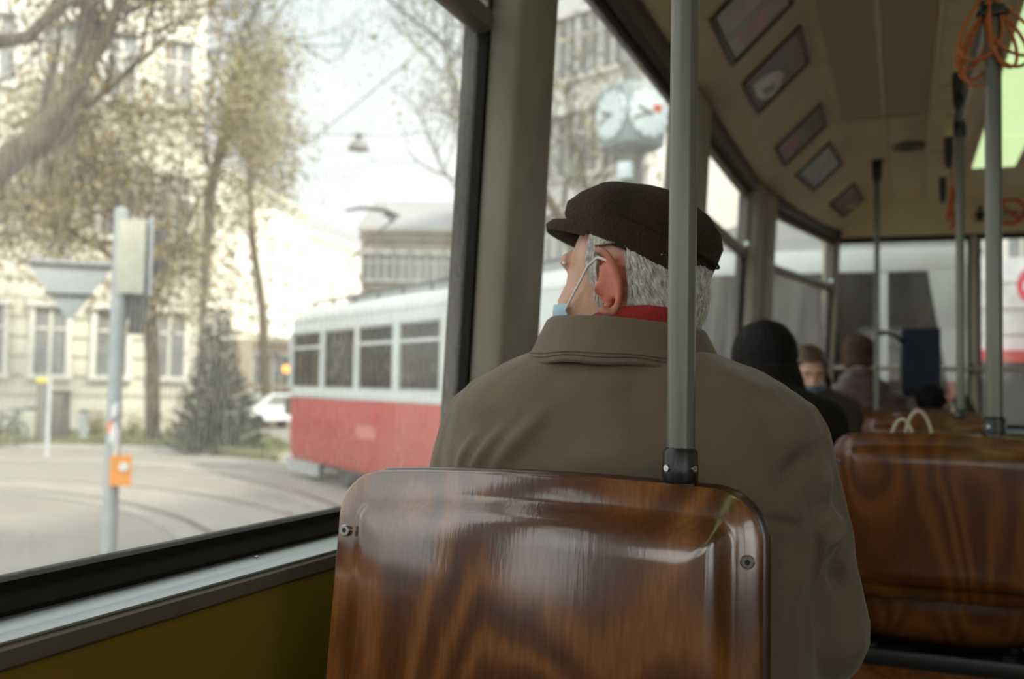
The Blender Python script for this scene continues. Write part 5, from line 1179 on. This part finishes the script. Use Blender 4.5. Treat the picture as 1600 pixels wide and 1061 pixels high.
# near tree at the far left: heavy limb rising through the frame
d0 = 15
b0 = A(-130, 700, d0); b0.z = GZ
tree(b0, [([b0, A(-120, 480, d0), A(-70, 330, d0), A(0, 262, d0), A(70, 205, d0), A(118, 138, d0), A(140, 88, d0), A(142, 0, d0)], .30, .11, 5),
          ([A(128, 112, d0), A(160, 70, d0), A(185, 10, d0), A(205, -60, d0)], .11, .06, 4),
          ([A(0, 262, d0), A(60, 190, d0+.5), A(78, 130, d0+.8), A(95, 60, d0+1), A(90, 10, d0+1)], .06, .03, 3),
          ([A(-120, 90, d0), A(-40, 72, d0), A(45, 58, d0), A(88, 14, d0), A(110, -40, d0)], .13, .07, 3)], 'big bare tree with a heavy forked limb at the far left', 'leafy', 15000, .060, .38, 11, 4, .8, l=1.7)
# slim tree in front of the rusticated building, ochre seed heads
d1 = 28; b1 = A(240, 672, d1); b1.z = GZ
tree(b1, [([b1, A(238, 560, d1), A(233, 495, d1), A(222, 440, d1), A(205, 380, d1), A(170, 300, d1)], .22, .10, 6), ([A(233, 495, d1), A(252, 430, d1), A(280, 375, d1), A(300, 335, d1)], .15, .06, 3), ([A(222, 440, d1), A(160, 390, d1), A(90, 350, d1), A(20, 320, d1)], .10, .06, 9)],
     'slim forked tree with ochre leaves in front of the rusticated building', 'leafy', 24000, .085, .55, 5, 4, .9, l=1.75, droop=.22)
# crown further back, olive
d2 = 40; b2 = A(420, 640, d2); b2.z = GZ
tree(b2, [([b2, A(410, 480, d2), A(395, 380, d2), A(390, 280, d2), A(388, 200, d2)], .2, .09, 8)], 'olive budding tree rising behind the fir tree', 'leafolive', 9000, .10, .55, 21, 4, .9, l=1.7)
d3 = 30; b3 = A(800, 640, d3); b3.z = GZ
tree(b3, [([b3, A(780, 480, d3), A(750, 350, d3), A(730, 250, d3), A(715, 150, d3)], .2, .08, 9)], 'bare grey tree behind the window pillar', 'twigm', 3500, .06, .55, 8, 4, .9, 'bark_grey', l=2.3)
d4 = 20; b4 = A(300, 640, 46); b4.z = GZ
tree(b4, [([b4, A(330, 300, 44), A(380, 60, 42), A(430, -60, 42)], .3, .12, 9), ([A(330, 300, 44), A(300, 120, 44), A(330, -20, 43)], .2, .1, 8)], 'tall grey twiggy tree against the sky, right of the white corner building', 'twigm', 6000, .09, 1.0, 31, 4, .9, 'bark_grey', l=3.6)
d5 = 13.5; b5 = A(760, 640, d5); b5.z = GZ
b5 = A(905, 640, 22); b5.z = GZ
tree(b5, [([b5, A(905, 420, 22), A(875, 340, 22), A(840, 285, 22), A(800, 245, 22)], .16, .06, 7), ([A(905, 420, 22), A(925, 330, 22), A(900, 230, 22)], .10, .05, 6)], 'bare tree in front of the tall ornate building, left of the street clock', 'leafolive', 500, .09, .5, 44, 4, .9, 'bark', l=1.5)
# fir tree
fd = 26; fb0 = A(340, 690, fd); fb0.z = GZ+.1; ft = A(343, 476, fd); fr_ = empty('fir_tree', fb0); tag(fr_, 'small dark green fir tree on the traffic island', 'tree')
q = MB(); q.tube([fb0, fb0.lerp(ft, .5), ft], [.10, .06, .015], 8); obj('trunk', q, M['bark'], fr_)
rs = np.random.default_rng(3); q = MB(); H_ = ft.z-fb0.z
tt = .04
while tt < .985:
    rad_ = 1.22*(1-tt)**.85+.06; nbr = int(9+8*(1-tt)); ph0 = rs.uniform(0, 6)
    for k in range(nbr):
        a = ph0+2*PI*k/nbr+rs.normal(0, .15); ln = rad_*rs.uniform(.75, 1.15); c = fb0.lerp(ft, tt); d = Vector((math.cos(a), math.sin(a), 0)); pts = [c+d*(ln*s)+Vector((0, 0, -.20*ln*math.sin(s*2.4)+.16*ln*s*s)) for s in (0, .35, .7, 1)]
        q.tube(pts, [.02, .016, .012, .005], 4, cap=False)
        for m_ in range(int(34*ln/.9)+8):
            s = rs.uniform(.1, 1.05); i = min(int(s*3), 2); p = pts[i].lerp(pts[i+1], min(1, s*3-i)); pv = Vector((-d.y, d.x, 0))*rs.choice((-1, 1)); l_ = .16*(1.15-s*.5)*rs.uniform(.6, 1.2); e = p+pv*l_*.8+d*l_*.6+Vector((0, 0, rs.uniform(-.08, .02)))
            w_ = Vector((0, 0, .022))+d*.012; q.add([p-w_, p+w_, e+w_*.4, e-w_*.4], [(0, 1, 2, 3)])
    tt += .038
M['fir'] = mat('fir_needles', (.040, .052, .024), .9, var=.3, vs=3); o = obj('foliage', q, M['fir'], fr_, ang=180); o['kind'] = 'stuff'

# ---------------------------------------------------------------- parked car and small street things
def car(c, phi, col, label):
    root = empty('car', (c.x, c.y, GZ), phi); tag(root, label, 'car')
    q = MB(); prof = [(-2.0, .35), (-2.05, .6), (-1.95, .82), (-1.2, .92), (-.55, 1.38), (.7, 1.42), (1.35, .98), (1.95, .85), (2.05, .6), (2.0, .35)]
    q.loft([[(x, y, z) for x, z in prof] for y in (-.78, .78)]); 
    q2 = MB(); q2.loft([[(x*.98, y, z) for x, z in prof] for y in (-.86, .86)]) if False else None
    obj('body', q, M[col], root, local=True)
    q = MB(); 
    for y in (-.787, .775): q.hexa([(-.95, y, .95), (1.05, y, .95), (1.05, y+.012, .95), (-.95, y+.012, .95), (-.5, y, 1.33), (.62, y, 1.34), (.62, y+.012, 1.34), (-.5, y+.012, 1.33)])
    q.hexa([(-1.17, -.68, .95), (-1.17, .68, .95), (-1.15, .68, .95), (-1.15, -.68, .95), (-.60, -.6, 1.35), (-.60, .6, 1.35), (-.58, .6, 1.35), (-.58, -.6, 1.35)])
    obj('windows', q, M['b_glass'], root, local=True)
    for x in (-1.25, 1.3):
        for y in (-.76, .76): q = MB(); q.cyl((x, y-.1, .31), (x, y+.1, .31), .31, 20); obj('wheel', q, M['black'], root, local=True)
    return root
M['carwhite'] = mat('white_car_paint', (.72, .74, .76), .3, coat=.5)
M['cargrey'] = mat('silver_car_paint', (.35, .38, .40), .3, .3, coat=.5)
c = gpt(420, 669); car(c, math.radians(75), 'carwhite', 'white car parked between the fir tree and the other tram')
c = at(1600, 640, 13.5); c.z = GZ
def bin_(u, v, d, w, h, m, label, name, top=None):
    p = at(u, v, d); p.z = GZ; root = empty(name, p); tag(root, label, name.replace('_', ' '))
    q = MB(); q.box((p.x-w/2, p.y-w*.3, GZ), (p.x+w/2, p.y+w*.3, GZ+h), bev=.04); obj('body', q, M[m], root)
    q = MB(); q.box((p.x-w*.55, p.y-w*.35, GZ+h), (p.x+w*.55, p.y+w*.35, GZ+h+(top or .06)), bev=.02); obj('top', q, M['yellow'] if top else M['dark_grey'], root)
M['yellow'] = mat('yellow_plastic', (.70, .62, .08), .5); M['postgrey'] = mat('street_post_grey', (.40, .42, .42), .6); M['bin_brown'] = mat('brown_grey_bin', (.18, .17, .14), .7)
bin_(65, 670, 28, .32, 1.75, 'bin_brown', 'slim ticket post with a yellow top before the rusticated building', 'ticket_machine', .14)
bin_(92, 670, 30, .55, 1.45, 'bin_brown', 'grey brown utility cabinet right of the yellow-topped post', 'utility_cabinet')
bin_(130, 672, 29, .22, .9, 'postgrey', 'short grey bollard near the utility cabinet', 'bollard')
bin_(48, 670, 29, .40, .95, 'signal_back', 'pale litter bin left of the yellow-topped post', 'litter_bin')
p = at(74, 690, 24); p.z = GZ; q = MB(); lathe(q, (p.x, p.y), [(.05, GZ), (.05, at(74, 590, 24).z)], 12); tag(obj('sign_post', q, M['postgrey']), 'thin pale post standing on the island before the yellow-topped post', 'post')
def bike(c, label):
    root = empty('bicycle', c); tag(root, label, 'bicycle', 'bicycles parked by the rusticated building')
    for dx in (-.52, .52):
        q = MB(); q.tube([(c.x+dx+.33*math.cos(2*PI*k/20), c.y, GZ+.34+.33*math.sin(2*PI*k/20)) for k in range(21)], .022, 6); obj('wheel', q, M['black'], root)
    q = MB(); K = lambda x, z: (c.x+x, c.y, GZ+z)
    for a, b in (((-.52, .34), (-.1, .34)), ((-.52, .34), (-.15, .82)), ((-.15, .82), (-.1, .34)), ((-.1, .34), (.38, .8)), ((-.15, .78), (.38, .8)), ((.38, .95), (.52, .34))): q.cyl(K(*a), K(*b), .02, 6)
    q.box(K(-.26, .86), (c.x-.04, c.y+.05, GZ+.92)); q.cyl((c.x+.38, c.y-.25, GZ+1.0), (c.x+.38, c.y+.25, GZ+1.0), .016, 6); obj('frame', q, M['dark_grey'], root)
bike(Vector((*XY(10, 28), GZ)), 'dark bicycle parked before the white corner building'); bike(Vector((*XY(34, 29.5), GZ)), 'second dark bicycle leaning just left of the litter bin')
def shrub(u, d, w, h, label, seed):
    p = at(u, 660, d); p.z = GZ; rs = np.random.default_rng(seed); root = empty('shrub', p); tag(root, label, 'shrub', 'low shrubs on the traffic island')
    q = MB(); tips = []
    for k in range(9): limbs(q, p, Vector((rs.normal(0, .5), rs.normal(0, .5), 1)), h*.7, .015, 1, .6, tips, rs)
    obj('branches', q, M['bark'], root); o = obj('foliage', leaves(tips, 700, .05, w*.22, rs), M['leafolive'], root, ang=180); o['kind'] = 'stuff'
shrub(275, 29, 1.2, .8, 'low olive shrub between the slim forked tree and the fir', 1); shrub(210, 30, 1.1, .6, 'low shrub just left of the slim forked tree', 2); shrub(152, 31.5, .9, .6, 'low shrub beside the grey bollard', 3)
